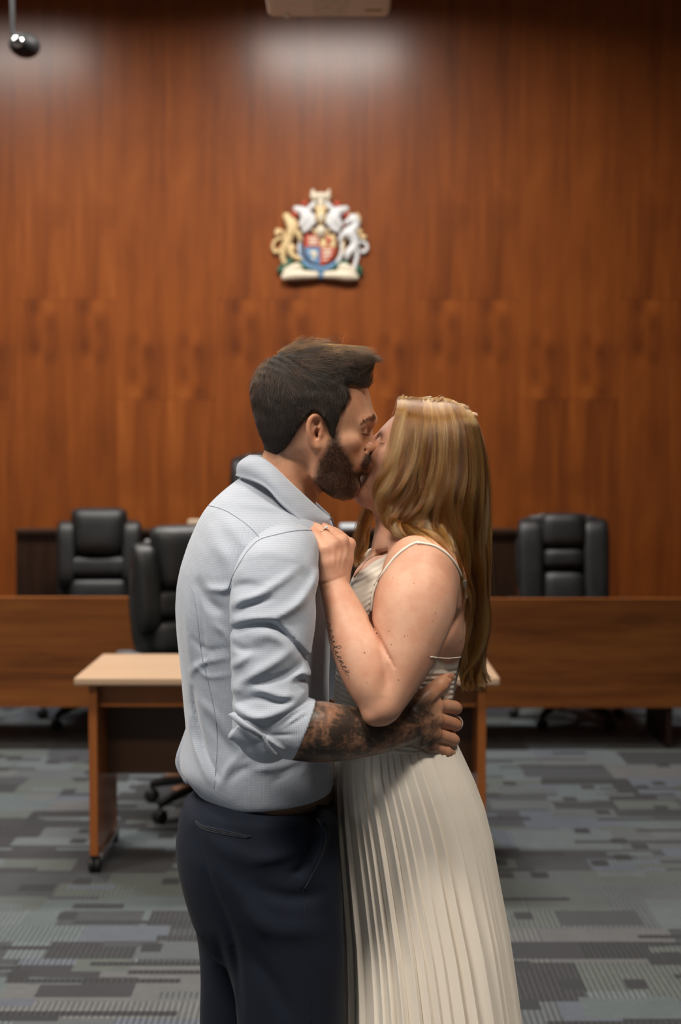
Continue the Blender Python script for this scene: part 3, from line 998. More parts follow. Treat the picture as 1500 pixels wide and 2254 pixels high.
def head_field_man():
    f = Field()
    face = rows([(789, 712, 660, 20), (795, 745, 635, 46), (805, 775, 612, 66), (820, 795, 590, 82), (844, 808, 576, 94), (873, 816, 569, 100), (902, 822, 570, 101),
                 (918, 823, 574, 100), (932, 820, 578, 98), (945, 812, 583, 96), (960, 809, 590, 93), (985, 806, 606, 88), (1000, 806, 632, 82), (1018, 803, 668, 75),
                 (1032, 796, 688, 68), (1048, 788, 698, 61), (1064, 783, 704, 52), (1078, 775, 712, 42), (1088, 762, 722, 28), (1093, 752, 734, 14)], YM)
    f.add(loft((0, YM, 0), EX, EY, face, n=1.95, nb=2.4, cf=.52, sm=7), 0)
    c = lambda x, y: np.array(at(x, y, YM))
    # neck
    f.add(tube([c(655, 965), c(632, 1050), c(600, 1150)], [60 * PX, 66 * PX, 78 * PX]), .022)
    f.add(tube([c(690, 1080), c(676, 1112), c(655, 1150)], [10 * PX, 13 * PX, 14 * PX]), .018)       # throat
    for s, p in pair(702, 990, 80 * PX, YM): pass
    def both(px, py, d, r, k, rot=None):
        for s, p in pair(px, py, d * PX, YM):
            f.add(ell(p, np.array(r) * PX, rot=(rot[0], rot[1] * (s if rot[0] != 'Y' else 1)) if rot else None), k)
    def both_t(pts, rs, k):
        L = [pair(x, y, d * PX, YM) for x, y, d in pts]
        for i in (0, 1): f.add(tube([q[i][1] for q in L], np.array(rs) * PX), k)
    # jaw, cheekbones, brow, chin
    both_t([(706, 985, 74), (703, 1045, 66), (735, 1072, 46), (765, 1080, 18)], [16, 17, 15, 14], .02)
    both(762, 973, 60, (26, 18, 15), .025)
    both_t([(818, 925, 8), (811, 924, 34), (797, 934, 52)], [6, 7, 6], .02)
    f.add(ell(c(772, 1070), np.array([16, 22, 18]) * PX), .02)
    f.add(ell(c(800, 1016), np.array([12, 30, 20]) * PX), .02)
    # eye sockets, closed lids
    for s, p in pair(824, 950, 33 * PX, YM): f.sub(ell(p, np.array([15, 20, 10]) * PX), .016)
    both(795, 949, 32, (13.5, 15, 12), .006)
    both_t([(807, 954, 22), (806.5, 956, 32), (797, 953, 46)], [1.8, 2.0, 1.5], .004)
    # nose
    f.add(tube(*resample([c(811, 938), c(813, 955), c(816, 972), c(819, 984)], np.array([7.5, 8.5, 9.5, 10]) * PX, 10)), .008)
    f.add(ell(c(818, 985), np.array([11, 10.5, 9.5]) * PX), .006)
    both(809, 988, 12, (9.5, 7.5, 8.5), .007)
    f.add(tube([c(818, 990), c(808, 997)], [5 * PX, 5 * PX]), .006)
    for s, p in pair(814, 997.5, 7 * PX, YM): f.sub(ell(p, np.array([6, 3.4, 4.5]) * PX), .003)
    for s, p in pair(800, 996, 24 * PX, YM): f.sub(tube([p + (0.004, -s * .012, .012), p, p + (-.008, s * .006, -.014)], [.0006, .0009, .0006]), .008)
    # lips
    both_t([(812, 1021, 0), (806, 1024, 14), (796, 1029, 25)], [6.5, 5.5, 3], .007)
    both_t([(803, 1034, 0), (799, 1034, 13), (793, 1032, 22)], [7.5, 6, 3], .006)
    for i in (0, 1):
        q = [pair(x, y, d * PX, YM)[i][1] for x, y, d in ((812, 1028.5, 0), (803, 1029.5, 13), (795, 1031, 24))]
        f.sub(tube(q, [.0011, .0011, .0008]), .003)
    # ears
    def earp(px, py, out):
        return pair(px, py, (86 + out) * PX, YM)
    for i in (0, 1):
        e = lambda x, y, o: earp(x, y, o)[i][1]
        s = -1 if i == 0 else 1
        f.add(tube([e(703, 928, 2), e(698, 950, 2), e(700, 976, 1)], np.array([9, 11, 7]) * PX, .006), .008)
        # the bowl plate
        f.add(ell(e(692, 949, 9), np.array([15, 5, 31]) * PX, rot=('Y', 10)), .005)
        helix = [(707, 934, 6), (707, 922, 11), (699, 916, 15), (689, 917, 18), (681.5, 927, 20), (679, 942, 20), (681, 958, 18), (686, 972, 14), (692, 982, 10), (698, 986, 7)]
        c_, r_ = resample([e(*h) for h in helix], np.array([3, 4.3, 4.8, 5, 5, 5, 4.8, 4.8, 6, 6.2]) * PX, 26)
        f.add(tube(c_, r_, .002), .004)
        f.add(tube([e(689, 932, 12), e(688, 950, 12), e(692, 964, 10)], np.array([3, 3.6, 3]) * PX, .003), .004)   # inner fold
        f.add(ell(e(699, 980, 6), np.array([7.5, 5, 8]) * PX), .005)                                          # lobe
        f.sub(ell(e(697.5, 955, 12), np.array([6.0, 8, 12]) * PX, rot=('Y', 8)), .003)                          # bowl
        f.sub(ell(e(697, 932, 15), np.array([5.0, 6, 11]) * PX, rot=('Y', 24)), .003)                           # upper hollow
        f.sub(ell(e(698, 956, 4), np.array([3.6, 10, 6]) * PX), .002)
        f.add(ell(e(704.5, 956, 8), np.array([4, 4, 6]) * PX), .003)                                           # tragus
    return f

def arm_hand_man(f):
    f.add(chain([(612, 1250, -.185, 56), (600, 1400, -.235, 50), (598, 1560, -.26, 42), (604, 1600, -.262, 42)], 12), 0)
    f.add(chain([(604, 1606, -.26, 44), (630, 1611, -.258, 58), (690, 1610, -.245, 68), (750, 1613, -.222, 62), (805, 1612, -.195, 54), (850, 1607, -.168, 47), (893, 1600, -.135, 40)], 40, flat=((0, 1, 0), .86)), .02)
    # hand: four metacarpals, then fingers that close round her waist
    W = (897, 1599, -.125)
    fingers = [[(958, 1552, -.088, 16), (1000, 1557, -.036, 14.5), (1005, 1561, -.006, 12.5), (994, 1566, .018, 11)],
               [(957, 1582, -.096, 16.5), (999, 1594, -.040, 14.5), (1004, 1598, -.008, 12.5), (993, 1602, .018, 11)],
               [(954, 1614, -.094, 16), (995, 1627, -.046, 14), (1000, 1630, -.014, 12), (990, 1633, .010, 10.5)],
               [(946, 1640, -.088, 15), (980, 1654, -.058, 13.5), (992, 1657, -.034, 12), (989, 1660, -.010, 10)]]
    base = [(897, 1575), (897, 1590), (896, 1605), (895, 1619)]
    for (bx, by), fg in zip(base, fingers):
        f.add(chain([(bx, by, -.122, 22), ((bx + fg[0][0]) / 2, (by + fg[0][1]) / 2, (fg[0][2] - .122) / 2 - .006, 19), fg[0]], flat=((.35, 1, 0), .78)), .016)
    for fg in fingers:
        f.add(chain(fg, 12), .004)
        f.add(ell(P(*fg[0][:3]) + (0, -.006, 0), np.array([13, 8, 11]) * PX), .012)
        f.add(ell(P(*fg[1][:3]) + (0, -.002, 0), np.array([13.5, 13, 13.5]) * PX), .004)
    th = [(903, 1572, -.12, 24), (922, 1549, -.118, 22), (944, 1528, -.108, 19.5), (968, 1509, -.085, 17), (988, 1489, -.060, 13.5)]
    f.add(chain(th, 16), .012)
    f.add(ell(P(970, 1507, -.087), np.array([16.5, 14, 15.5]) * PX), .006)
    # nail of the thumb
    f.sub(ell(P(993, 1488, -.076), np.array([8, 3, 10]) * PX, rot=('Y', 45)), .001)
    f.add(ell(P(993, 1488, -.0735), np.array([7, 2.6, 9]) * PX, rot=('Y', 45)), .0005)
    # tendons
    for (x0, y0), (x1, y1) in (((905, 1582), (950, 1556)), ((905, 1595), (950, 1584)), ((905, 1608), (946, 1612))):
        f.ridge(fold([(x0, y0), (x1, y1)], -.11, 5 * PX, .0012, ylim=2.36, smooth=6))
    return f

def yaw_rows(tab, Y, phi):
    """rows given by the outline as seen from the front; the section is turned by phi"""
    out = []
    for py, xl, xr, hw in tab:
        z = at(xl, py, Y).z; x0 = at(xl, py, Y).x; x1 = at(xr, py, Y).x
        E = (x1 - x0) / 2; w = min(hw * PX, E / abs(math.sin(phi)) * .8 if phi else 9)
        a = math.sqrt(max(E * E - (w * math.sin(phi)) ** 2, 1e-4)) / math.cos(phi)
        cx = (x0 + x1) / 2
        out.append((z, cx * math.cos(phi) + a, cx * math.cos(phi) - a, w, -cx * math.sin(phi)))
    return out

TORSO_M = [(1048, 532, 590, 26), (1056, 524, 618, 74), (1068, 506, 638, 92), (1080, 492, 652, 108), (1100, 470, 674, 132), (1120, 452, 692, 156), (1150, 434, 706, 204), (1200, 412, 712, 236), (1250, 396, 715, 240), (1290, 388, 718, 238), (1340, 385, 722, 234),
           (1400, 389, 725, 226), (1480, 398, 722, 216), (1550, 404, 722, 208), (1612, 410, 724, 204), (1650, 402, 727, 206), (1680, 394, 730, 208), (1702, 402, 731, 208), (1725, 420, 730, 206), (1752, 444, 728, 198)]
PHI_M = math.radians(12)
def torso_man(off=0.0):
    F = np.array([math.cos(PHI_M), math.sin(PHI_M), 0]); S = np.array([-math.sin(PHI_M), math.cos(PHI_M), 0])
    t = [(h, a - off, b + off, w - off, so) for h, a, b, w, so in yaw_rows(TORSO_M, YC, PHI_M)]
    return loft((0, YC, 0), F, S, t, n=2.3, cf=.5, sm=5)

HF = head_field_man()
AF = arm_hand_man(Field())
zn = P(0, 1175)[2]
hv, hq = surface(HF, .0017, lo=(-9, -9, zn))
hv = relax(hv, hq, 1, .35)
av, aq = surface(AF, .0021, lo=(P(560, 1500)[0], -9, P(0, 1720)[2]), hi=(9, 9, P(0, 1470)[2]))
av = relax(av, aq, 1, .3)
BF = Field().add(torso_man(.018), 0)
for s in (-1, 1):                                            # legs down to the feet
    pass
BF.add(chain([(545, 1850, .09, 80), (545, 2250, .095, 72), (548, 2700, .10, 52), (550, 2900, .10, 44)], 10), .02)
BF.add(chain([(600, 1850, -.08, 80), (640, 2250, -.095, 72), (642, 2700, -.10, 52), (645, 2900, -.10, 44)], 10), .02)
BF.add(chain([(612, 1230, .2, 70), (690, 1380, .27, 58), (760, 1500, .27, 50), (840, 1495, .22, 44), (905, 1490, .17, 36), (960, 1500, .13, 30), (985, 1510, .10, 22)], 16), .02)
BF.add(chain([(612, 1250, -.185, 52), (600, 1400, -.235, 48), (596, 1500, -.25, 46), (592, 1560, -.256, 44)], 10), .02)
bv, bq = surface(BF, .007, hi=(9, 9, zn))
VM, QM = join_nets([(hv, hq), (av, aq), (bv, bq)])
nh, na = len(hv), len(av)

def mask_poly(V, pix, Y, soft):
    d = sd_poly(pix, Y - YC)[0](V)
    return np.clip(.5 - d / (2 * soft), 0, 1)
JAW = [(733, 945), (746, 943), (750, 979), (762, 996), (777, 1014), (780, 1034), (790, 1036), (800, 1031), (812, 1044), (798, 1058), (792, 1072), (780, 1100), (745, 1100), (706, 1086), (693, 1060), (695, 1038), (702, 1014), (716, 993), (722, 974), (727, 957)]
MOU = [(799, 1012), (803, 999), (826, 995), (826, 1006), (813, 1024), (808, 1036), (796, 1038), (795, 1024)]
BURN = [(765, 842), (772, 877), (757, 906), (749, 930), (746, 950), (727, 962), (716, 928), (706, 905), (688, 900), (668, 925), (652, 952), (640, 975), (622, 998), (604, 1008), (575, 994), (550, 940), (550, 840), (700, 800)]
beard = np.zeros(len(VM)); flush_shade = np.zeros(len(VM)); ink = np.zeros(len(VM)); lips = np.zeros(len(VM))
H = hv
beard[:nh] = np.maximum(mask_poly(H, JAW, YM - .055, .006), mask_poly(H, MOU, YM - .02, .003))
beard[:nh] = np.maximum(beard[:nh], mask_poly(H, BURN, YM - .07, .006) * .85)
def near(V, p, r): return np.exp(-(((V - p) / (np.asarray(r) * PX)) ** 2).sum(1))
e_ = lambda x, y, d: pair(x, y, d * PX, YM)[0][1]
flush_shade[:nh] = .75 * near(H, e_(690, 950, 96), (22, 30, 42)) + .5 * near(H, e_(785, 985, 50), (26, 40, 20)) + .6 * near(H, np.array(at(820, 985, YM)), (12, 20, 12)) + .4 * near(H, e_(802, 948, 32), (14, 14, 10)) + .4 * near(H, np.array(at(660, 1060, YM)), (40, 90, 50))
lips[:nh] = near(H, np.array(at(806, 1029, YM)), (11, 20, 7)) * .3
a_x = av[:, 0]
ink[nh:nh + na] = np.clip((P(968, 1600)[0] - a_x) / (26 * PX), 0, 1) * (1 - .95 * np.clip(1.5 * near(av, P(962, 1513, -.09), (44, 60, 30)), 0, 1))
man = np_mesh('person', VM, QM, MAT['skin_m'], None, {'beard': beard, 'flush_shade': np.clip(flush_shade, 0, 1), 'ink': ink, 'lips': lips})
tag(man, 'bearded man with short dark hair in a pale blue checked shirt kissing the woman', 'person')

# hair: a base that follows the skull and the quiff, and real strands growing from it
HAIR = [(738, 962), (727, 958), (716, 926), (704, 907), (690, 904), (677, 915), (669, 928), (653, 951), (640, 972), (624, 993), (607, 1003), (590, 996), (573, 989), (564, 951), (555, 902), (552, 873), (558, 840), (574, 811),
        (598, 785), (628, 766), (665, 754), (707, 754), (748, 760), (781, 768), (810, 781), (824, 795), (826, 810), (817, 834), (806, 846), (790, 847), (770, 843), (763, 848), (767, 862), (769, 877), (762, 893), (752, 906), (745, 925), (739, 943)]
cap = Field()
skull_o = HF.ops[0][2]
def skull_off(Q):
    z = Q[:, 2]
    t = np.clip((z - P(0, 985)[2]) / (P(0, 880)[2] - P(0, 985)[2]), 0, 1)
    return HF.value(Q) - (.0012 + .0075 * t)
cap.add((skull_off, HF.ops[0][3] - .02, HF.ops[0][4] + .02), 0)
top = rows([(761, 715, 662, 20), (766, 752, 630, 44), (774, 785, 606, 62), (785, 806, 590, 77), (797, 817, 580, 87), (810, 818, 573, 94), (824, 813, 568, 99), (838, 806, 564, 102), (856, 790, 561, 104), (880, 770, 559, 105), (905, 752, 559, 104), (930, 730, 563, 100), (958, 690, 575, 92), (985, 660, 596, 76)], YM)
cap.add(loft((0, YM, 0), EX, EY, top, n=2.3, cf=.5, sm=4), .012)
cap.cut(sd_poly(HAIR, YM - .06 - YC), .004)
rng = np.random.RandomState(7)
def hair_noise(Q):
    return .0016 * np.sin(Q[:, 0] * 90 + Q[:, 2] * 330 + 7 * np.sin(Q[:, 0] * 50 + Q[:, 1] * 40)) * np.clip((Q[:, 2] - P(0, 850)[2]) * 22, .06, 1)
cap.ridge(hair_noise)
cv, cq = surface(cap, .0026, lo=(-9, -9, P(0, 1010)[2]))
hair_m = np_mesh('hair', cv, cq, MAT['scalp_m'], man)
GUIDE = [(640, 772, 1, .1), (700, 766, 1, .05), (760, 772, 1, -.05), (795, 786, .9, -.25), (815, 805, .35, -.9), (800, 830, .6, -.55), (775, 828, 1, -.15), (690, 805, 1, .18), (745, 812, 1, .08), (650, 828, .75, .6), (606, 830, .2, 1), (575, 870, .12, 1), (568, 920, .15, 1),
         (600, 960, .25, 1), (640, 900, .1, 1), (690, 878, .12, 1), (738, 880, -.15, 1), (755, 852, .2, .9), (735, 930, -.12, 1), (600, 800, -.35, 1), (620, 780, .4, -.3), (690, 840, .8, .5), (740, 845, .7, .55), (590, 985, .2, 1)]
def strands_on(field, V, Q, N, guide, lens, lift, Y, seed, K=7, wob=.0015, sel=None, jitter=.35):
    rng = np.random.RandomState(seed)
    a = V[Q]
    area = np.linalg.norm(np.cross(a[:, 2] - a[:, 0], a[:, 3] - a[:, 1]), axis=1)
    if sel is not None: area = area * sel(a.mean(1))
    f = rng.choice(len(Q), N, p=area / area.sum())
    u, v = rng.rand(N, 1), rng.rand(N, 1)
    p = (a[f, 0] * (1 - u) + a[f, 1] * u) * (1 - v) + (a[f, 3] * (1 - u) + a[f, 2] * u) * v
    G = np.array([list(P(x, y, Y - YC)[[0, 2]]) + [dx, -dy] for x, y, dx, dy in guide])
    def flow(q):
        w = 1 / (((q[:, None, [0, 2]] - G[None, :, :2]) ** 2).sum(2) + 1e-5) ** 1.5
        d = (w[:, :, None] * G[None, :, 2:]).sum(1)
        return d / (np.linalg.norm(d, axis=1)[:, None] + 1e-9)
    L = lens(p) * (0.7 + .6 * rng.rand(N))
    out = np.zeros((N, K, 3)); q = p.copy(); out[:, 0] = q
    jit = rng.randn(N, 3) * jitter
    # neighbours share a lock direction
    lock = np.stack([np.sin(p @ np.array([210., 90, 150]) + i * 2.1) for i in range(3)], 1) * .42
    for k in range(1, K):
        n = grad(field, q)
        d2 = flow(q)
        t = np.stack([d2[:, 0], np.zeros(N), d2[:, 1]], 1) + jit + lock
        t = t - n * (t * n).sum(1)[:, None]
        t = t / (np.linalg.norm(t, axis=1)[:, None] + 1e-9)
        step = (L / (K - 1))[:, None]
        q = q + t * step + n * lift * step * (1 - .5 * k / K)
        out[:, k] = q
    return out + rng.randn(N, K, 3) * wob * np.linspace(0, 1, K)[None, :, None], lock[:, 0] / .42
zz = lambda py: P(0, py)[2]
def len_m(p):
    return np.interp(p[:, 2], [zz(1005), zz(960), zz(900), zz(850), zz(815), zz(770)], [.003, .006, .011, .020, .036, .042])
S1, LK1 = strands_on(cap, cv, cq, 15000, GUIDE, len_m, .26, YM - .04, 3, wob=.0006, jitter=.22)
strands('hair_strands', S1, np.full(len(S1), .00010), MAT['hair_m'], hair_m, LK1)
# beard and brows grow from the skin
bsel = np.zeros(len(VM)); 
def sel_beard(c):
    return np.maximum(mask_poly(c, JAW, YM - .055, .005), mask_poly(c, MOU, YM - .02, .003) * 1.3) ** 1.5 + 1e-9
BG = [(735, 960, -.1, 1), (720, 1020, .15, 1), (740, 1010, .3, 1), (765, 1030, .4, 1), (715, 1060, .4, .9), (750, 1075, .7, .6), (780, 1060, .3, .9), (812, 1010, -.5, 1), (800, 1020, -.5, 1), (790, 1045, .1, 1)]
S2, _ = strands_on(HF, hv, hq, 12000, BG, lambda p: np.interp(p[:, 2], [zz(1085), zz(1050), zz(950)], [.006, .0045, .003]), .42, YM - .05, 5, K=4, wob=.0002, sel=sel_beard, jitter=.4)
strands('beard', S2, np.full(len(S2), .00007), MAT['hair_m'], man)
def sel_poly(pix, Y, soft): return lambda c: mask_poly(c, pix, Y, soft) * (c[:, 0] > P(740, 0)[0]) + 1e-9
BROW = [(790, 938), (800, 927), (812, 921), (826, 914), (828, 922), (822, 927), (808, 930), (796, 938)]
S3, _ = strands_on(HF, hv, hq, 1500, [(795, 935, .8, -.7), (820, 922, -.6, -.5), (808, 926, -.9, -.1)], lambda p: np.full(len(p), .0042), .12, YM - .03, 6, K=4, wob=.0002, sel=sel_poly(BROW, YM - .03, .0015), jitter=.25)
strands('eyebrow', S3, np.full(len(S3), .00005), MAT['hair_m'], man)
SK_M = Skin(VM, QM)
ls = []
for i in range(26):
    h = SK_M.hit(794 + i * .62, 953.5 + 1.5 * math.sin(i / 25 * math.pi), .0)
    if h is None: continue
    h = np.array(h); ls.append([h, h + (.003 + .0006 * (i % 3), -.003, -.0025), h + (.006, -.0045, -.003)])
strands('eyelashes', np.array(ls), np.full(len(ls), .00012), MAT['hair_m'], man)

# --- shirt: body, sleeve, rolled cuff, collar
CL = Field()
CL.add(torso_man(), 0)
CL.add(chain([(412, 1612, .03, 5), (399, 1655, .035, 9), (394, 1683, .035, 8), (414, 1716, .03, 11)], 10), .008)
zb = P(450, 1750); zr = P(730, 1727)
nrm = np.array([-(zr[2] - zb[2]), 0, zr[0] - zb[0]]); nrm /= np.linalg.norm(nrm)
CL.cut((lambda Q: -(Q - zb) @ nrm, -9 * np.ones(3), 9 * np.ones(3)), .006)
FD = -.19
for pts, w, a in [([(519, 1110), (564, 1117), (612, 1125), (640, 1146)], 9, .004), ([(490, 1150), (530, 1190), (560, 1225)], 16, .003), ([(455, 1180), (500, 1240), (505, 1290)], 18, .003),
                  ([(432, 1290), (455, 1330), (490, 1350)], 12, -.006), ([(448, 1300), (490, 1300), (508, 1290)], 9, .005), ([(425, 1300), (436, 1367), (444, 1440), (463, 1520)], 9, -.003),
                  ([(405, 1500), (440, 1470), (500, 1452)], 7, .003), ([(410, 1540), (418, 1600), (440, 1670), (474, 1722)], 8, -.007), ([(398, 1600), (404, 1650), (432, 1700), (452, 1735)], 9, .005),
                  ([(430, 1560), (470, 1590), (500, 1640)], 12, .003), ([(450, 1600), (500, 1660), (530, 1700)], 14, -.004), ([(520, 1690), (580, 1700), (660, 1695)], 12, .004),
                  ([(500, 1730), (540, 1700), (600, 1690)], 9, -.003), ([(600, 1735), (640, 1705), (700, 1700)], 10, -.003), ([(415, 1420), (450, 1440), (500, 1430)], 7, -.0025), ([(470, 1380), (495, 1400), (512, 1440)], 9, .004),
                  ([(420, 1480), (450, 1500), (505, 1490)], 6, .0025), ([(396, 1330), (402, 1420), (412, 1500)], 12, .003), ([(480, 1745), (500, 1700), (540, 1660)], 9, .003), ([(660, 1726), (676, 1700), (705, 1682)], 8, .003)]:
    CL.ridge(fold(pts, FD, w * PX * .85, a * 1.35, ylim=2.40))
sv, sq = surface(CL, .0034)
sv = relax(sv, sq, 1, .4)
shirt = np_mesh('shirt', sv, sq, MAT['shirt'], man)
SL = Field()
SL.add(chain([(655, 1205, -.10, 52), (628, 1226, -.165, 74), (606, 1275, -.20, 92), (602, 1330, -.215, 96), (599, 1390, -.228, 93), (596, 1450, -.238, 88), (595, 1505, -.245, 83), (597, 1545, -.250, 82), (592, 1585, -.252, 80), (590, 1610, -.252, 70)], 44, flat=((0, 1, 0), .84)), 0)
SFD = -.27
for pts, w, a in [([(512, 1336), (533, 1322), (564, 1312), (612, 1284), (650, 1257)], 10, .007), ([(505, 1300), (540, 1290), (575, 1292)], 10, -.004), ([(518, 1350), (550, 1332), (600, 1318)], 8, -.006),
                  ([(522, 1371), (564, 1360), (612, 1354), (657, 1329), (681, 1302), (697, 1272)], 12, .010), ([(506, 1392), (550, 1376), (595, 1374), (630, 1396), (658, 1428), (684, 1464)], 9, -.013),
                  ([(612, 1368), (646, 1405), (684, 1452)], 8, .006), ([(560, 1400), (600, 1395), (640, 1420)], 14, .006), ([(519, 1509), (564, 1478), (605, 1454), (642, 1430)], 11, .008), ([(540, 1515), (590, 1497), (640, 1478), (668, 1455)], 9, -.007),
                  ([(515, 1520), (564, 1510), (612, 1523), (650, 1530), (676, 1520)], 9, .007), ([(525, 1545), (577, 1530), (620, 1540), (660, 1528)], 8, -.006), ([(510, 1552), (560, 1570), (610, 1562), (668, 1536)], 11, .010),
                  ([(508, 1420), (540, 1430), (580, 1425)], 9, -.004), ([(506, 1470), (530, 1455), (560, 1430)], 9, .005), ([(640, 1490), (664, 1480), (684, 1490)], 6, .006), ([(650, 1502), (668, 1500), (682, 1508)], 5, -.005), ([(655, 1250), (680, 1290), (692, 1340)], 12, -.004), ([(540, 1230), (590, 1215), (640, 1230)], 18, .003)]:
    SL.ridge(fold(pts, SFD, w * PX * .9, a * 1.15, ylim=2.26))
SL.ridge(lambda Q: .0012 * np.sin(Q[:, 2] * 95 + 3 * np.sin(Q[:, 0] * 40)) * np.clip((P(0, 1290)[2] - Q[:, 2]) * 8, 0, 1))
lv, lq = surface(SL, .0029)
lv = relax(lv, lq, 1, .35)
sleeve = np_mesh('sleeve', lv, lq, MAT['sleeve'], shirt)
# far sleeve
FS = Field().add(chain([(612, 1220, .17, 72), (655, 1300, .235, 78), (700, 1400, .27, 70), (745, 1480, .275, 62)], 10), 0)
fv, fq = surface(FS, .006)
np_mesh('sleeve', fv, fq, MAT['shirt'], shirt)
# rolled cuff: a short cone open towards the hand
CF = Field()
c0, c1 = P(570, 1583, -.252), P(672, 1607, -.252)
ax = (c1 - c0) / np.linalg.norm(c1 - c0)
CF.add(tube([c0 - ax * .03, c0, c1, c1 + ax * .05], np.array([60, 73, 71, 69]) * PX * .9, 0, ((0, 1, 0), .92)), 0)
rimn = np.array([.926, .05, -.376]); rimn /= np.linalg.norm(rimn)
CF.cut((lambda Q: (Q - P(671, 1605, -.252)) @ rimn, -9 * np.ones(3), 9 * np.ones(3)), .003)
bckn = np.array([-.75, 0, .66])
CF.cut((lambda Q: (Q - P(552, 1560, -.252)) @ bckn, -9 * np.ones(3), 9 * np.ones(3)), .012)
CF.sub(tube([c1 - ax * .002, c1 + ax * .09], np.array([66, 66]) * PX * .9, 0, ((0, 1, 0), .92)), .001)
for pts, w, a in [([(580, 1622), (610, 1592), (650, 1562)], 4, -.0022), ([(580, 1622), (620, 1606), (668, 1584)], 4, -.0022), ([(580, 1622), (620, 1622), (655, 1620)], 4, -.002), ([(590, 1608), (630, 1580), (676, 1556)], 4, .004), ([(590, 1618), (630, 1600), (672, 1570)], 4, .003), ([(578, 1622), (600, 1640), (625, 1660)], 5, .005), ([(576, 1618), (590, 1585), (606, 1560)], 4, -.002)]:
    CF.ridge(fold(pts, -.31, w * PX, a, ylim=2.26))
fv, fq = surface(CF, .0022)
cuff = np_mesh('cuff', fv, fq, MAT['sleeve'], shirt)
bm = bmesh.new()
def sheet(bm, pts, th, n=3):
    """folded sheet of cloth: outline in order, given thickness towards the camera"""
    top = [bm.verts.new(p) for p in pts]; bot = [bm.verts.new(Vector(p) + Vector((0, th, 0))) for p in pts]
    bm.faces.new(top); bm.faces.new(bot[::-1])
    for i in range(len(pts)): bm.faces.new((top[i], bot[i], bot[(i + 1) % len(pts)], top[(i + 1) % len(pts)]))
sheet(bm, [P(x, y, d) for x, y, d in ((501, 1573, -.295), (516, 1567, -.30), (545, 1592, -.318), (582, 1617, -.322), (579, 1630, -.322), (556, 1614, -.315), (534, 1605, -.305))], .004)
sheet(bm, [P(x, y, d) for x, y, d in ((574, 1612, -.318), (585, 1618, -.322), (590, 1640, -.318), (612, 1660, -.305), (606, 1668, -.30), (584, 1654, -.31))], .004)
bmesh.ops.bevel(bm, geom=bm.edges[:], offset=.0015, segments=2, affect='EDGES', clamp_overlap=True)
obj_from('cuff_flap', bm, MAT['sleeve'], shirt, True)

# collar
TOP = [(549, 1008, .0), (558, 1005, -.030), (578, 1010, -.055), (602, 1028, -.072), (628, 1054, -.080), (664, 1088, -.076), (700, 1121, -.058), (727, 1143, -.036)]
BOT = [(524, 1049, .0), (538, 1054, -.045), (562, 1062, -.080), (590, 1078, -.100), (616, 1108, -.112), (642, 1132, -.112), (671, 1152, -.104), (726, 1156, -.050)]
def collar():
    nT, nW = 56, 12
    T = curve_pts([P(*p) for p in TOP], nT); B = curve_pts([P(*p) for p in BOT], nT)
    vs, qs = [], []
    for side in (1, -1):
        o = len(vs)
        for i in range(nT):
            for j in range(nW):
                t = j / (nW - 1)
                p = T[i] * (1 - t) + B[i] * t
                n = np.array([-.15 - .6 * (1 - i / nT) ** 3, -1, .25]); n /= np.linalg.norm(n)
                p = p + n * .010 * math.sin(math.pi * min(1, t * 1.15)) * (1 - .3 * i / nT) + n * .003
                if side == -1: p = np.array([p[0], 2 * YC - p[1] + .0, p[2]])
                vs.append(p)
        for i in range(nT - 1):
            for j in range(nW - 1):
                a, b, c, d = o + i * nW + j, o + (i + 1) * nW + j, o + (i + 1) * nW + j + 1, o + i * nW + j + 1
                qs.append((a, b, c, d) if side == 1 else (d, c, b, a))
    return np.array(vs), np.array(qs)
kv, kq = collar()
col_o = np_mesh('collar', kv, kq, MAT['shirt'], shirt)
md = col_o.modifiers.new('thickness', 'SOLIDIFY'); md.thickness = .003; md.offset = -1
# collar stand: the band inside the fold, and its patterned lining showing at the front
bm = bmesh.new()
ring_t = curve_pts([P(x + 3, y + 3, d * .9) for x, y, d in TOP], 40); ring_b = curve_pts([P(x + 14, y + 34, d * .93) for x, y, d in TOP], 40)
for side in (1, -1):
    prev = None
    for a, b in zip(ring_t, ring_b):
        if side == -1: a = np.array([a[0], 2 * YC - a[1], a[2]]); b = np.array([b[0], 2 * YC - b[1], b[2]])
        cur = (bm.verts.new(a), bm.verts.new(b))
        if prev: bm.faces.new((prev[0], cur[0], cur[1], prev[1]))
        prev = cur
st = obj_from('collar_stand', bm, MAT['shirt'], shirt, True)
md = st.modifiers.new('thickness', 'SOLIDIFY'); md.thickness = .002; md.offset = 1
bm = bmesh.new()
sheet(bm, [P(x, y, d) for x, y, d in ((672, 1152, -.098), (700, 1146, -.066), (722, 1139, -.036), (729, 1146, -.034), (730, 1156, -.036), (726, 1163, -.040), (706, 1158, -.060))], .004)
obj_from('collar_lining', bm, MAT['collar_in'], shirt)

SK_S = Skin(*join_nets([(sv, sq), (lv, lq), (fv, fq)]))
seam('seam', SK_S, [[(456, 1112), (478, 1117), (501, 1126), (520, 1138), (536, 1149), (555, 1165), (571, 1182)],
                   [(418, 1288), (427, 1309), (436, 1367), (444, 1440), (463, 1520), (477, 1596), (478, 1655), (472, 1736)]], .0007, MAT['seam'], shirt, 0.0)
seam('armhole_seam', SK_S, [[(690, 1168), (671, 1167), (640, 1170), (605, 1178), (572, 1188), (548, 1210), (528, 1240), (512, 1270), (502, 1298)]], .0010, MAT['seam'], shirt, 0.0)

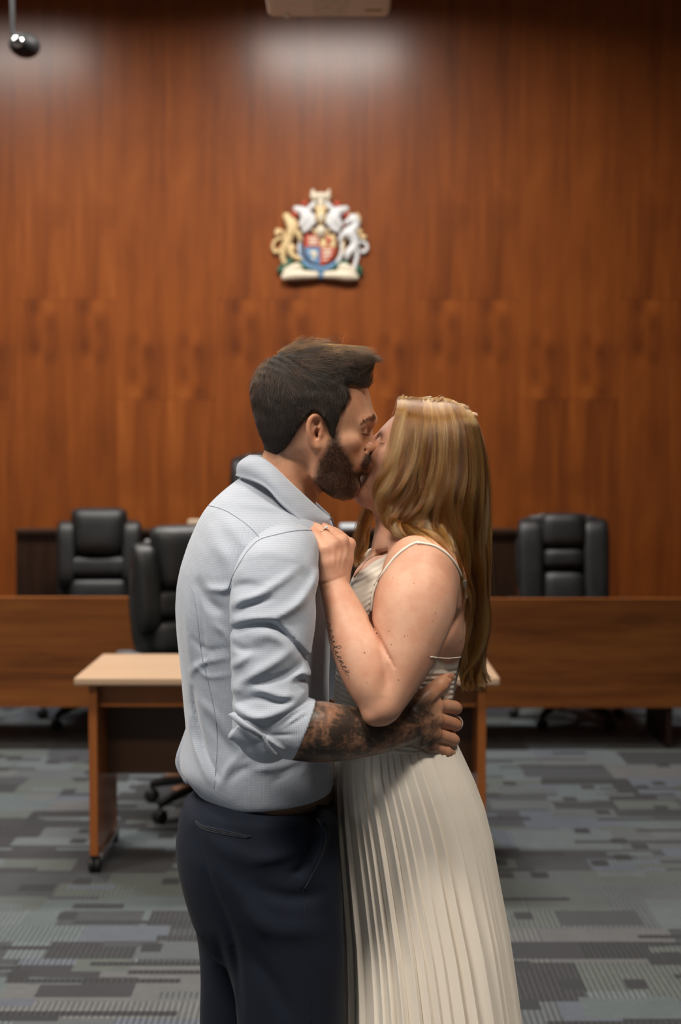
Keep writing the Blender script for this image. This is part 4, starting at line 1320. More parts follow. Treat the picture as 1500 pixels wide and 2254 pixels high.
# trousers
TF = Field()
def trow(tab, Y=YC): return rows([(py, xr, xl, hw) for py, xl, xr, hw in tab], Y)
TF.add(loft((0, YC, 0), EX, EY, trow([(1712, 455, 718, 180), (1740, 436, 726, 188), (1752, 416, 730, 196), (1770, 402, 733, 208), (1800, 395, 737, 214), (1850, 390, 741, 220), (1900, 395, 744, 218), (1960, 409, 748, 206), (2010, 424, 740, 192), (2060, 446, 720, 165), (2110, 490, 690, 130)]), n=2.4, cf=.5), 0)
def leg(tab, yc):
    t = trow(tab, YC + yc)
    return loft((0, YC + yc, 0), EX, EY, t, n=2.3, cf=.5)
TF.add(leg([(1800, 470, 742, 90), (1880, 436, 746, 112), (1962, 458, 752, 118), (2092, 508, 758, 112), (2254, 524, 755, 106), (2500, 540, 742, 92), (2750, 555, 735, 86), (2935, 560, 735, 84)], -.095), .03)
TF.add(leg([(1800, 400, 640, 90), (1900, 397, 660, 110), (1960, 410, 668, 114), (2010, 425, 668, 112), (2080, 439, 664, 108), (2150, 443, 660, 104), (2254, 440, 650, 100), (2500, 450, 630, 92), (2750, 462, 625, 86), (2935, 466, 625, 84)], .095), .03)
TD = -.2
for pts, w, a in [([(420, 1855), (458, 1962), (510, 2092), (524, 2254)], 9, -.006), ([(680, 1782), (716, 1838), (704, 1890), (672, 1955)], 9, .008), ([(665, 1790), (690, 1835), (684, 1880), (655, 1930)], 8, -.008), ([(452, 1790), (520, 1800), (600, 1795)], 16, .003),
                  ([(440, 1850), (520, 1890), (620, 1900)], 22, .005), ([(560, 1900), (620, 1890), (680, 1870)], 12, .005), ([(640, 1930), (662, 1925), (680, 1905)], 7, -.005), ([(480, 1930), (540, 1990), (590, 2080)], 20, .005), ([(520, 2010), (600, 2050), (700, 2060)], 22, .004), ([(540, 2100), (600, 2180), (640, 2254)], 18, -.004), ([(560, 1960), (640, 1985), (720, 1980)], 14, -.004), ([(470, 2100), (480, 2180), (470, 2254)], 10, -.004)]:
    TF.ridge(fold(pts, TD, w * PX, a * 1.4, ylim=2.36))
tv, tq = surface(TF, .0048)
tv = relax(tv, tq, 1, .4)
trousers = np_mesh('trousers', tv, tq, MAT['trousers'], man)
SK_T = Skin(tv, tq)
MAT['trouser_seam'] = simple('navy_seam', (.004, .005, .009), .8)
MAT['pocket_edge'] = cloth_mat('pocket_edge', (.009, .014, .029, 1), (.006, .010, .02, 1))
seam('back_pocket', SK_T, [[(432, 1808), (450, 1819), (490, 1828), (553, 1842)], [(433, 1812), (450, 1826), (490, 1836), (545, 1845)]], .0013, MAT['pocket_edge'], trousers, .0005)
seam('pocket_slit', SK_T, [[(434, 1810), (450, 1822), (490, 1832), (550, 1843)]], .0016, MAT['trouser_seam'], trousers, .0)
seam('side_pocket', SK_T, [[(672, 1772), (706, 1812), (717, 1840), (704, 1890), (672, 1955)]], .0012, MAT['pocket_edge'], trousers, .0005)
seam('side_seam', SK_T, [[(669, 1957), (674, 2050), (680, 2150), (684, 2254)]], .0007, MAT['trouser_seam'], trousers, .0)
bm = bmesh.new()
bz0, bz1 = P(0, 1747)[2], P(0, 1722)[2]
xs0, xs1 = P(448, 1735)[0], P(728, 1735)[0]
n = 48
R0, R1 = [], []
for k in range(n):
    a = 2 * math.pi * k / n
    ca, sa = math.cos(a), math.sin(a)
    e = (abs(ca) ** 2.4 + abs(sa) ** 2.4) ** (-1 / 2.4)
    x = (xs0 + xs1) / 2 + ((xs1 - xs0) / 2 + .002) * ca * e; y = YC + (186 * PX + .002) * sa * e
    R0.append(bm.verts.new((x, y, bz0))); R1.append(bm.verts.new((x, y, bz1)))
for k in range(n): bm.faces.new((R0[k], R0[(k + 1) % n], R1[(k + 1) % n], R1[k]))
bl = obj_from('belt', bm, MAT['belt'], man, True)
md = bl.modifiers.new('thickness', 'SOLIDIFY'); md.thickness = .004; md.offset = 1
# ring on his middle finger
a, b = P(1000, 1594, -.036), P(1004, 1598, -.010)
c = P(1004, 1592, -.022)
bm = bmesh.new()
R = Matrix.Translation(c) @ Matrix.Rotation(math.radians(8), 4, 'Y') @ Matrix.Rotation(math.radians(62), 4, 'X')
add_lathe(bm, [(.0108, -.0045), (.0124, -.0045), (.0128, -.002), (.0128, .002), (.0124, .0045), (.0108, .0045), (.0108, -.0045)], 28, R)
obj_from('ring', bm, MAT['chrome'], man, True)
# shoes
for yc, xo in ((-.095, 640), (.095, 546)):
    sh = Field()
    x = P(xo, 2930)[0]
    sh.add(tube([(x - .05, YC + yc, .05), (x + .05, YC + yc, .045), (x + .17, YC + yc, .032)], [.046, .044, .03], .02), 0)
    sh.cut((lambda Q: .002 - Q[:, 2], -9 * np.ones(3), 9 * np.ones(3)), 0)
    v, q = surface(sh, .006)
    np_mesh('shoe', v, q, MAT['shoe'], man)
# ------------------------------------------------------------------ the woman
YW = 2.425
def face_frame():
    B = np.array(at(829, 955, YW)); tau = math.radians(24)
    F = np.array([-math.cos(tau), 0, math.sin(tau)]); Uv = np.array([math.sin(tau), 0, math.cos(tau)])
    return B, F, Uv
WB, WF, WU = face_frame()
def wl(f, u, d=0.0):
    """point of her head: f forward, u up, d to her left (towards the camera), in pixels from the brow"""
    return WB + WF * f * PX + WU * u * PX + np.array([0, -1, 0]) * d * PX
def body_woman():
    f = Field()
    T = [(112, -85, -120, 14), (105, -72, -132, 34), (98, -56, -150, 52), (85, -36, -178, 72), (60, -23, -200, 88), (40, -13, -210, 94), (18, -5, -214, 95), (0, 0, -214, 93), (-13, -2, -210, 90), (-40, -5, -200, 86), (-60, -7, -185, 80),
         (-82, -6, -160, 72), (-100, -8, -140, 64), (-120, -7, -125, 54), (-135, -5, -112, 44), (-146, -10, -95, 32), (-153, -24, -78, 18)]
    f.add(loft(WB, WF, np.array([0, -1.0, 0]), [(u * PX, a * PX, b * PX, w * PX) for u, a, b, w in T], n=2.3, cf=.5, sm=6), 0)
    def both(fu, d, r, k, sub=False):
        for s in (-1, 1):
            p = ell(wl(fu[0], fu[1], s * d), np.array(r) * PX)
            f.sub(p, k) if sub else f.add(p, k)
    both((3, -16), 30, (13, 18, 13), .015, True)                                   # sockets
    both((-17, -17), 30, (13, 15, 13), .006)                                        # lids
    both((-28, -44), 48, (24, 20, 22), .02)                                         # cheeks
    f.add(tube([wl(-4, -10), wl(6, -34), wl(15, -46)], np.array([7, 8, 8.5]) * PX), .008)
    f.add(ell(wl(14, -47), np.array([9, 9, 8]) * PX), .006)
    both((4, -51), 10, (8, 6.5, 7), .006)
    f.add(tube([wl(-2, -74, -14), wl(3, -74), wl(-2, -74, 14)], np.array([5, 6, 5]) * PX), .006)
    f.add(tube([wl(-4, -86, -12), wl(1, -86), wl(-4, -86, 12)], np.array([5, 6.5, 5]) * PX), .006)
    f.add(ell(wl(-16, -132), np.array([18, 22, 18]) * PX), .015)
    for s in (-1, 1): f.add(tube([wl(-122, -70, s * 66), wl(-100, -122, s * 52), wl(-40, -142, s * 22)], np.array([14, 14, 13]) * PX), .02)
    # neck, shoulders, torso
    f.add(chain([(905, 1050, .03, 60), (884, 1110, .027, 57), (884, 1170, .022, 57), (893, 1225, .02, 72)], 8), .02)
    tors = [(1198, 938, 842, 52), (1215, 968, 828, 96), (1235, 992, 802, 132), (1255, 1010, 782, 150), (1290, 1024, 772, 164), (1340, 1032, 778, 168), (1380, 1032, 774, 168), (1420, 1028, 760, 165), (1450, 1016, 750, 160), (1490, 1004, 744, 154), (1540, 995, 742, 148),
            (1600, 998, 744, 156), (1640, 1004, 748, 164), (1700, 1026, 746, 176), (1760, 1044, 744, 184), (1850, 1056, 744, 186)]
    f.add(loft((0, YW, 0), EX, EY, rows(tors, YW), n=2.3, cf=.5, sm=5), .02)
    for s in (-1, 1):
        f.add(ell(P(808, 1345, .025 + s * .082), np.array([46, 46, 50]) * PX), .02)
    f.add(chain([(885, 1210, .0, 50), (915, 1228, -.07, 60), (926, 1258, -.125, 72)], 6), .03)
    f.add(chain([(885, 1210, .05, 50), (915, 1228, .12, 60), (926, 1258, .175, 70)], 6), .03)
    f.add(ell(P(975, 1300, -.075), np.array([52, 70, 84]) * PX, rot=('Y', 8)), .035)
    f.add(ell(P(965, 1385, -.045), np.array([50, 72, 60]) * PX), .03)
    f.sub(tube([P(838, 1222, -.012), P(862, 1216, -.05)], np.array([9, 6]) * PX), .012)
    # raised near arm
    f.add(chain([(926, 1262, -.135, 80), (913, 1335, -.165, 91), (895, 1415, -.19, 77), (866, 1495, -.212, 58), (846, 1545, -.228, 45)], 50), .022)
    f.add(chain([(838, 1552, -.232, 38), (818, 1502, -.222, 55), (797, 1447, -.205, 60), (775, 1397, -.187, 52.5), (757, 1345, -.168, 42), (740, 1300, -.148, 33.5), (735, 1282, -.140, 31)], 50), .004)
    f.ridge(fold([(814, 1374), (831, 1402), (850, 1436), (869, 1472)], -.26, 3.2 * PX, -.0055, ylim=2.33))
    f.ridge(fold([(1006, 1350), (990, 1382), (966, 1422)], -.1, 8 * PX, -.007, ylim=2.40))
    f.ridge(fold([(862, 1462), (850, 1500), (842, 1530)], -.26, 14 * PX, -.003, ylim=2.33))
    f.add(ell(P(832, 1566, -.232), np.array([28, 26, 26]) * PX), .018)
    f.add(ell(P(818, 1577, -.240), np.array([12, 14, 13]) * PX), .012)
    # hand on his shoulder
    fin = [[(714, 1209, -.150, 12.5), (697, 1180, -.122, 11), (684, 1167, -.104, 10), (672, 1166, -.094, 9)],
           [(733, 1197, -.140, 13.2), (706, 1168, -.106, 12), (689, 1160, -.088, 11), (676, 1164, -.078, 10)],
           [(752, 1190, -.122, 13.8), (724, 1168, -.080, 12.5), (702, 1160, -.062, 11.5), (688, 1166, -.052, 10)],
           [(768, 1197, -.100, 13), (742, 1175, -.058, 12), (720, 1167, -.040, 11), (704, 1171, -.030, 10)]]
    bs = [(722, 1272, -.150), (731, 1270, -.147), (741, 1268, -.138), (751, 1268, -.126)]
    for b, g in zip(bs, fin):
        f.add(chain([b + (19,), ((b[0] + g[0][0]) / 2 + 2, (b[1] + g[0][1]) / 2, (b[2] + g[0][2]) / 2 - .003, 18), g[0]]), .014)
        f.add(chain(g, 12), .004)
        f.add(ell(P(g[0][0] + 2, g[0][1] + 1, g[0][2] - .003), np.array([12, 11, 11]) * PX), .007)
    f.add(chain([(752, 1262, -.105, 16), (762, 1236, -.068, 13), (752, 1206, -.042, 11)], 10), .012)
    f.ridge(fold([(700, 1292), (728, 1280), (766, 1268)], -.17, 2.5 * PX, -.0016, ylim=2.36))
    for a, b in (((728, 1262), (718, 1216)), ((736, 1258), (735, 1205)), ((744, 1256), (753, 1200)), ((752, 1256), (766, 1206))):
        f.ridge(fold([a, b], -.15, 3.5 * PX, .0010, ylim=2.36, smooth=6))
    # far arm round his neck and back
    f.add(chain([(920, 1262, .178, 66), (830, 1330, .27, 56), (760, 1370, .29, 46), (680, 1310, .26, 40), (610, 1260, .225, 31), (560, 1250, .20, 26)], 18), .02)
    return f
FW = body_woman()
wv_, wq_ = surface(FW, .0023, hi=(P(1100, 1200)[0], 9, 9), lo=(-9, -9, P(0, 1500)[2] - .2))
wv_ = relax(wv_, wq_, 1, .35)
wlow, wlq = surface(FW, .006, hi=(9, 9, P(0, 1660)[2]), lo=(-9, -9, P(0, 1830)[2]))
VW, QW = join_nets([(wv_, wq_), (wlow, wlq)])
def nearw(p, r): return np.exp(-(((VW - p) / (np.asarray(r) * PX)) ** 2).sum(1))
flush_shade = .8 * nearw(P(832, 1570, -.24), (36, 60, 34)) + .5 * nearw(P(745, 1200, -.13), (34, 40, 22)) + .45 * nearw(P(745, 1290, -.15), (30, 40, 20)) + .5 * nearw(wl(-25, -44, 55), (26, 26, 26)) + .5 * nearw(P(975, 1400, -.1), (60, 90, 60)) \
    + .45 * nearw(P(905, 1515, -.23), (40, 70, 46)) + .5 * nearw(wl(12, -46), (14, 14, 14))  # armpit and upper-arm underside terms paint shade into the skin colour
lips = nearw(wl(2, -80), (8, 22, 12))
beard = .75 * nearw(wl(-6, 0, 38), (9, 24, 5)) + .35 * nearw(wl(-12, -8, 34), (12, 18, 5))
woman = np_mesh('person', VW, QW, MAT['skin_w'], None, {'flush_shade': np.clip(flush_shade, 0, 1), 'lips': np.clip(lips, 0, 1), 'beard': np.clip(beard, 0, 1), 'ink': np.zeros(len(VW))})
tag(woman, 'woman with long wavy blonde hair in a cream pleated dress, hand on the man\'s shoulder', 'person')
SK_W = Skin(wv_, wq_)
# moles
MAT['mole'] = simple('mole', (.17, .07, .04), .6)
bm = bmesh.new()
for x, y, r in ((803, 1437, 1.9), (943, 1446, 1.8), (959, 1349, 1.7), (952, 1367, 1.3), (857, 1389, 1.6), (862, 1419, 1.5), (838, 1406, 1.2), (891, 1400, 1.2), (897, 1399, 1.0), (1015, 1410, 1.8), (826, 1335, 1.3), (912, 1284, 1.2), (865, 1272, 1.0), (836, 1448, 1.0), (808, 1503, 1.1), (878, 1497, 1.3), (830, 1003, 1.6), (809, 1070, 2.2), (802, 1075, 1.2), (927, 1470, 1.0), (877, 1496, 1.0)):
    h = SK_W.hit(x, y, 0.0)
    if h is None: continue
    bm = bmesh.new(); add_lathe(bm, [(0, -.0005), (r * PX * .8, -.0004), (r * PX * .7, .0003), (0, .0005)], 10, Matrix.Translation(h) @ Matrix.Rotation(math.pi / 2, 4, 'X'))
    obj_from('mole', bm, MAT['mole'], woman, True)
# the word tattooed along the forearm, written by hand as one stroke
def script():
    L = {'r': [(0, 0), (.12, .35), (.2, .62), (.27, .5), (.4, .5), (.42, .2), (.5, 0), (.62, .1)],
         'e': [(0, .1), (.25, .3), (.38, .5), (.25, .6), (.12, .4), (.15, .08), (.35, 0), (.55, .15)],
         's': [(0, .1), (.2, .4), (.28, .62), (.36, .4), (.4, .12), (.22, 0), (.1, .08), (.3, .02), (.55, .15)],
         'i': [(0, .1), (.16, .55), (.16, .2), (.24, 0), (.42, .15)],
         'l': [(0, .1), (.28, .7), (.34, 1.15), (.2, 1.2), (.14, .7), (.18, .1), (.3, 0), (.48, .15)],
         'n': [(0, .1), (.14, .5), (.16, .05), (.24, .42), (.38, .55), (.42, .15), (.5, 0), (.64, .15)],
         'c': [(0, .1), (.3, .52), (.4, .45), (.28, .6), (.12, .35), (.16, .06), (.34, 0), (.54, .15)]}
    x = 0; out = []; dots = []
    for ch in 'resilience':
        for a, b in L[ch]: out.append((x + a, b))
        if ch == 'i': dots.append((x + .2, .86))
        x += {'r': .62, 'e': .52, 's': .52, 'i': .40, 'l': .46, 'n': .62, 'c': .52}[ch]
    out.append((x + .25, .05)); out.append((x + .45, -.12))
    return out, dots, x + .45
st_, dots_, tot = script()
base = curve_pts([(721, 1371, 0), (729, 1402, 0), (741, 1440, 0), (755, 1468, 0), (772, 1494, 0)], 60)[:, :2]
def along(s, h):
    s = max(0, min(1, s)) * 59; i = min(int(s), 58); f = s - i
    p = base[i] * (1 - f) + base[i + 1] * f
    d = base[min(i + 1, 59)] - base[i]; d = d / np.linalg.norm(d)
    return p + np.array([d[1], -d[0]]) * h
bm = bmesh.new()
pix = [tuple(along(a / tot, -2 + b * 14)) for a, b in st_]
q = curve_pts([(x, y, 0) for x, y in pix], 340)
pts = [h for h in (SK_W.hit(x, y, .0001) for x, y, _ in q) if h is not None]
add_tube(bm, pts, .00043, 5)
for a, b in dots_:
    x, y = along(a / tot, -2 + b * 14); h = SK_W.hit(x, y, .0)
    if h: add_lathe(bm, [(0, -.0006), (.0007, 0), (0, .0006)], 8, Matrix.Translation(h))
tag(obj_from('tattoo', bm, MAT['ink'], woman, True), 'black script tattoo reading resilience on the forearm')
# eyelashes and brow
ls = []
for i in range(20):
    h = SK_W.hit(837 + i * .55, 973.5 + .9 * math.sin(i / 19 * math.pi), 0)
    if h is None: continue
    h = np.array(h); ls.append([h, h + (-.002, -.003, -.0018), h + (-.0045, -.005, -.001)])
if ls: strands('eyelashes', np.array(ls), np.full(len(ls), .00011), MAT['hair_m'], woman)

# --- hair
def G(*p): return curve_pts([P(*q) for q in p], 28)
NEAR = [G((885, 887, 0.048), (884, 881, 0.018), (884, 898, -0.023), (875, 930, -0.037), (862, 985, -0.052), (854, 1024, -0.064), (838, 1066, -0.070), (833, 1108, -0.072), (853, 1143, -0.078), (880, 1168, -0.090), (922, 1178, -0.128), (962, 1203, -0.158)),
        G((894, 886, 0.048), (893, 880, 0.018), (893, 897, -0.024), (887, 930, -0.039), (875, 990, -0.060), (869, 1030, -0.070), (855, 1070, -0.076), (846, 1105, -0.080), (862, 1146, -0.085), (900, 1174, -0.112), (950, 1190, -0.152), (994, 1232, -0.152)),
        G((906, 887, 0.048), (905, 881, 0.018), (905, 901, -0.029), (901, 940, -0.049), (890, 1005, -0.066), (878, 1060, -0.076), (866, 1105, -0.080), (858, 1140, -0.084), (872, 1160, -0.088), (905, 1174, -0.112), (944, 1190, -0.150)),
        G((921, 888, 0.048), (920, 882, 0.018), (918, 905, -0.032), (916, 950, -0.055), (906, 1020, -0.070), (893, 1080, -0.080), (880, 1128, -0.084), (874, 1155, -0.086), (890, 1170, -0.100), (926, 1184, -0.145)),
        G((939, 888, 0.048), (938, 882, 0.018), (939, 905, -0.034), (940, 950, -0.059), (934, 1030, -0.074), (926, 1095, -0.084), (908, 1140, -0.088), (905, 1165, -0.090), (930, 1186, -0.135), (972, 1214, -0.160)),
        G((956, 890, 0.048), (955, 884, 0.018), (959, 906, -0.034), (964, 950, -0.059), (965, 1030, -0.076), (960, 1100, -0.086), (957, 1155, -0.092), (978, 1205, -0.135), (1006, 1250, -0.140), (1024, 1300, -0.115)),
        G((971, 891, 0.048), (970, 885, 0.018), (978, 905, -0.033), (986, 945, -0.057), (988, 1020, -0.074), (978, 1085, -0.086), (980, 1150, -0.092), (1002, 1225, -0.095), (1022, 1290, -0.080), (1040, 1350, -0.060), (1036, 1420, -0.050)),
        G((986, 893, 0.048), (985, 887, 0.018), (996, 908, -0.030), (1008, 950, -0.051), (1010, 1030, -0.068), (1002, 1100, -0.080), (1010, 1170, -0.082), (1032, 1250, -0.075), (1042, 1330, -0.060), (1044, 1420, -0.050), (1022, 1480, -0.045), (1026, 1520, -0.045)),
        G((1004, 899, 0.048), (1003, 893, 0.018), (1016, 916, -0.024), (1030, 960, -0.039), (1036, 1040, -0.052), (1030, 1110, -0.062), (1032, 1190, -0.062), (1046, 1270, -0.055), (1054, 1350, -0.045), (1046, 1430, -0.040), (1030, 1480, -0.040), (1036, 1524, -0.040)),
        G((1023, 909, 0.048), (1022, 903, 0.018), (1034, 926, -0.015), (1047, 970, -0.021), (1056, 1050, -0.028), (1054, 1130, -0.036), (1052, 1200, -0.036), (1060, 1290, -0.034), (1060, 1380, -0.030), (1050, 1450, -0.030), (1052, 1490, -0.030), (1072, 1510, -0.030)),
        G((1035, 921, 0.048), (1034, 915, 0.018), (1045, 939, -0.007), (1056, 985, -0.005), (1067, 1060, -0.004), (1068, 1130, -0.008), (1064, 1200, -0.010), (1066, 1290, -0.014), (1066, 1350, -0.016), (1060, 1430, -0.020), (1062, 1475, -0.020), (1082, 1498, -0.020)),
        G((1037, 923, 0.048), (1036, 917, 0.018), (1047, 940, 0.008), (1058, 985, 0.025), (1069, 1060, 0.034), (1070, 1130, 0.030), (1067, 1200, 0.024), (1067, 1290, 0.015), (1064, 1350, 0.010), (1058, 1430, 0.000), (1050, 1490, 0.000), (1056, 1520, 0.000))]
def mirror(g, x=0.0):
    m = g.copy(); m[:, 1] = 2 * YW - m[:, 1] + .004; return m
FAR = [mirror(g) for g in NEAR[3:]]
FARF = [G((884, 882, .03), (868, 940, .085), (850, 1000, .115), (818, 1085, .112), (798, 1140, .11), (786, 1190, .105), (776, 1238, .095)),
        G((892, 882, .03), (878, 940, .09), (858, 1010, .12), (828, 1085, .115), (812, 1140, .115), (800, 1195, .11), (786, 1250, .095)),
        G((900, 882, .03), (890, 950, .095), (870, 1020, .125), (830, 1090, .125), (800, 1130, .12), (783, 1170, .115), (772, 1205, .11)),
        G((905, 882, .03), (896, 950, .10), (880, 1020, .13), (842, 1090, .125), (822, 1150, .12), (812, 1200, .115), (800, 1240, .10))]
def make_locks(guides, n_locks, per, seed, rad=(9, 13, 4), wave=3.5, single=False):
    rng = np.random.RandomState(seed)
    K = 28
    ts = np.linspace(0, 1, K)
    out, lk = [], []
    for L in range(n_locks):
        w = rng.rand() * (len(guides) - 1) if n_locks > len(guides) else L
        i = min(int(w), len(guides) - 2); f = w - i
        c = guides[i] * (1 - f) + guides[i + 1] * f
        c = c + np.array([rng.randn() * 2.5 * PX, rng.randn() * .004, rng.randn() * 2.5 * PX]) * ts[:, None] ** .5
        d = np.gradient(c, axis=0); d /= np.linalg.norm(d, axis=1)[:, None]
        a = np.cross(d, [0, 1, 0]); a /= np.linalg.norm(a, axis=1)[:, None] + 1e-9
        b = np.array([0, 1.0, 0]) - d * d[:, 1:2]
        ph, fr = rng.rand() * 6.28, 1.8 + rng.rand() * 1.4
        amp = wave * PX * np.clip((ts - .25) / .35, 0, 1) * (.5 + rng.rand())
        c = c + a * (amp * np.sin(ph + fr * 6.28 * ts))[:, None] + b * (amp * .6 * np.cos(ph + fr * 6.28 * ts))[:, None]
        R = np.interp(ts, [0, .45, .85, 1], [rad[0], rad[1], rad[1] * .75, rad[2]]) * PX * (.7 + .6 * rng.rand())
        m = max(6, int(per * (.6 + .8 * rng.rand())))
        th = rng.rand(m) * 6.28; r = np.sqrt(rng.rand(m))
        u = (r * np.cos(th))[:, None]; v = (r * np.sin(th))[:, None]
        tw = rng.randn() * 1.6
        cs, sn = np.cos(tw * ts), np.sin(tw * ts)
        S = c[None] + a[None] * ((u * cs - v * sn) * R)[:, :, None] + b[None] * ((u * sn + v * cs) * R * .7)[:, :, None]
        p2 = rng.rand(m, 1) * 6.28
        S = S + a[None] * (np.sin(p2 + (3 + rng.rand(m, 1) * 3) * 6.28 * ts[None]) * 1.1 * PX * ts[None])[:, :, None]
        # cut to different lengths
        cut = 1 - .14 * rng.rand(m) ** 2
        S2 = np.empty_like(S)
        for j in range(m):
            tt = ts * cut[j]
            for k in range(3): S2[j, :, k] = np.interp(tt, ts, S[j, :, k])
        out.append(S2); lk.append(np.full(m, rng.randn() + .25 * (w / len(guides))))
    return np.concatenate(out), np.clip(np.concatenate(lk), -1.6, 1.8)
HW = Field()
skw = FW.ops[0]
def skw_off(Q): return skw[2](Q) - .003
HWPOLY = [(888, 914), (892, 900), (902, 894), (934, 889), (975, 892), (1012, 904), (1034, 922), (1048, 952), (1058, 1000), (1066, 1050), (1070, 1110), (1066, 1160), (1066, 1210), (1064, 1300), (1062, 1380), (1054, 1450), (1044, 1500), (1030, 1500), (1024, 1450), (1036, 1400), (1038, 1340),
          (1026, 1290), (1010, 1250), (984, 1222), (950, 1200), (915, 1178), (885, 1165), (868, 1140), (868, 1100), (872, 1060), (874, 1020), (876, 985), (878, 950), (884, 930)]
HW.add((skw_off, skw[3] - .02, skw[4] + .02), 0)
fall = [(915, 1030, 886, 36), (935, 1040, 878, 56), (960, 1048, 874, 70), (1000, 1054, 874, 80), (1050, 1060, 874, 84), (1100, 1060, 874, 86), (1150, 1056, 886, 88), (1185, 1056, 916, 88), (1220, 1056, 966, 84), (1260, 1055, 1010, 70), (1300, 1055, 1032, 58), (1350, 1055, 1042, 50), (1400, 1052, 1042, 42), (1450, 1044, 1034, 34), (1490, 1036, 1030, 20)]
HW.add(loft((0, YW - .004, 0), EX, EY, rows(fall, YW), n=2.2, cf=.5, sm=5), .012)
HW.cut(sd_poly(HWPOLY, -.05), .006)
HW.ridge(lambda Q: .0022 * np.sin(Q[:, 0] * 420 + 12 * np.sin(Q[:, 2] * 22 + Q[:, 1] * 30)))
gv, gq = surface(HW, .0034)
hair_w = np_mesh('hair', gv, gq, MAT['scalp_w'], woman)
LS = [make_locks(NEAR, 120, 118, 11, wave=9.0, rad=(8, 8, 2)), make_locks(NEAR, 12, 220, 12, rad=(12, 14, 4), wave=6), make_locks(FAR, 26, 110, 13, rad=(12, 16, 5)), make_locks(FARF, 16, 120, 14, rad=(9, 10, 4))]
S = np.concatenate([l[0] for l in LS])
strands('hair_strands', S, np.full(len(S), .000075), MAT['hair_w'], hair_w, np.concatenate([l[1] for l in LS]))
S, LK = make_locks(NEAR, 60, 6, 21, rad=(14, 26, 22), wave=7)
strands('flyaway_strands', S, np.full(len(S), .00005), MAT['hair_w'], hair_w, LK)

# --- dress: gathered bodice, straps, pleated skirt
def bodice_mat():
    t = NT('gathered_satin')
    x, y, z = t.sep(t.coords())
    n = t.noise(t.coords(), 14, 2, .5)
    zc, xc = float(P(0, 1440)[2]), float(P(830, 0)[0])
    up = t.smooth(z, zc - .02, zc + .06)
    slope = t.math('MULTIPLY', t.math('SUBTRACT', x, xc), t.math('SUBTRACT', t.math('MULTIPLY', up, .75), .12))
    v = t.math('ADD', t.math('SUBTRACT', z, slope), t.math('MULTIPLY', n, .016))
    w = t.math('SINE', t.math('MULTIPLY', v, 2 * math.pi / .0088))
    w = t.math('MULTIPLY', t.math('ADD', w, 1.0), t.math('ADD', .25, t.math('MULTIPLY', t.noise(t.coords(), 60, 2, .5), .8)))
    t.set(color=t.mix(n, (.70, .645, .565, 1), (.66, .60, .52, 1)), rough=.5, spec=.3, sheen=.1)
    t.bump(w, .5, .002)
    return t.m
MAT['bodice'] = bodice_mat()
DB = Field()
for o in FW.ops:                                             # the bodice follows torso and bust
    pass
tors = [(1196, 940, 842, 50), (1215, 970, 826, 98), (1235, 994, 800, 134), (1255, 1012, 779, 153), (1290, 1026, 769, 168), (1340, 1035, 775, 172), (1380, 1035, 771, 172), (1420, 1031, 755, 169), (1450, 1018, 744, 164), (1490, 1006, 738, 158), (1540, 997, 736, 152), (1600, 1000, 738, 160), (1640, 1007, 744, 168), (1664, 1014, 748, 172)]
DB.add(loft((0, YW, 0), EX, EY, rows(tors, YW), n=2.3, cf=.5, sm=5), 0)
for s in (-1, 1): DB.add(ell(P(806, 1345, .025 + s * .082), np.array([49, 50, 53]) * PX), .02)
DB.add(chain([(885, 1210, .0, 53), (915, 1228, -.07, 63), (926, 1258, -.125, 75)], 6), .03)
DB.add(chain([(885, 1210, .05, 53), (915, 1228, .12, 63), (926, 1258, .175, 75)], 6), .03)
BOD = [(934, 1190), (918, 1192), (896, 1204), (869, 1226), (846, 1256), (829, 1284), (820, 1306), (816, 1336), (812, 1380), (850, 1440), (950, 1446), (985, 1449), (1026, 1445), (1040, 1480), (1040, 1660), (700, 1660), (700, 1340), (768, 1300), (794, 1268), (826, 1242), (868, 1217), (905, 1192), (920, 1180)]
DB.cut(sd_poly(BOD, -.10), .002)
dv, dq = surface(DB, .0025)
dress = np_mesh('dress', dv, dq, MAT['bodice'], woman)
SK_D = Skin(*join_nets([(dv, dq), (wv_, wq_)]))
seam('armhole_trim', SK_D, [[(922, 1193), (900, 1203), (871, 1226), (848, 1256), (831, 1284), (822, 1306), (819, 1328), (817, 1346)]], .0027, MAT['satin'], dress, .0003)
seam('back_trim', SK_D, [[(948, 1446), (985, 1449), (1018, 1446)]], .0011, MAT['satin'], dress, .0003)
bm = bmesh.new()
back = SK_W.line([(919, 1197), (930, 1197), (960, 1204), (988, 1224), (1008, 1252), (1020, 1284), (1027, 1320), (1030, 1360), (1030, 1400), (1024, 1440)], 40, .001)
for w in (0,):
    add_tube(bm, [p for p in back], [.0021 if i < 21 else .0015 for i in range(len(back))], 8)
obj_from('shoulder_strap', bm, MAT['satin'], dress, True)
bm = bmesh.new()
add_tube(bm, [P(796, 1236, .10), P(803, 1227, .115), P(815, 1214, .125), P(836, 1204, .12)], .0048, 8)
obj_from('shoulder_strap', bm, MAT['satin'], dress, True)
bm = bmesh.new()
pb = SK_W.hit(1017, 1276, .002); pc = SK_W.hit(1021, 1292, .002)
add_tube(bm, [pb, (pb + pc) / 2 + Vector((0, -.002, 0)), pc], .0045, 8)
obj_from('strap_slider', bm, MAT['grey_metal'], dress, True)

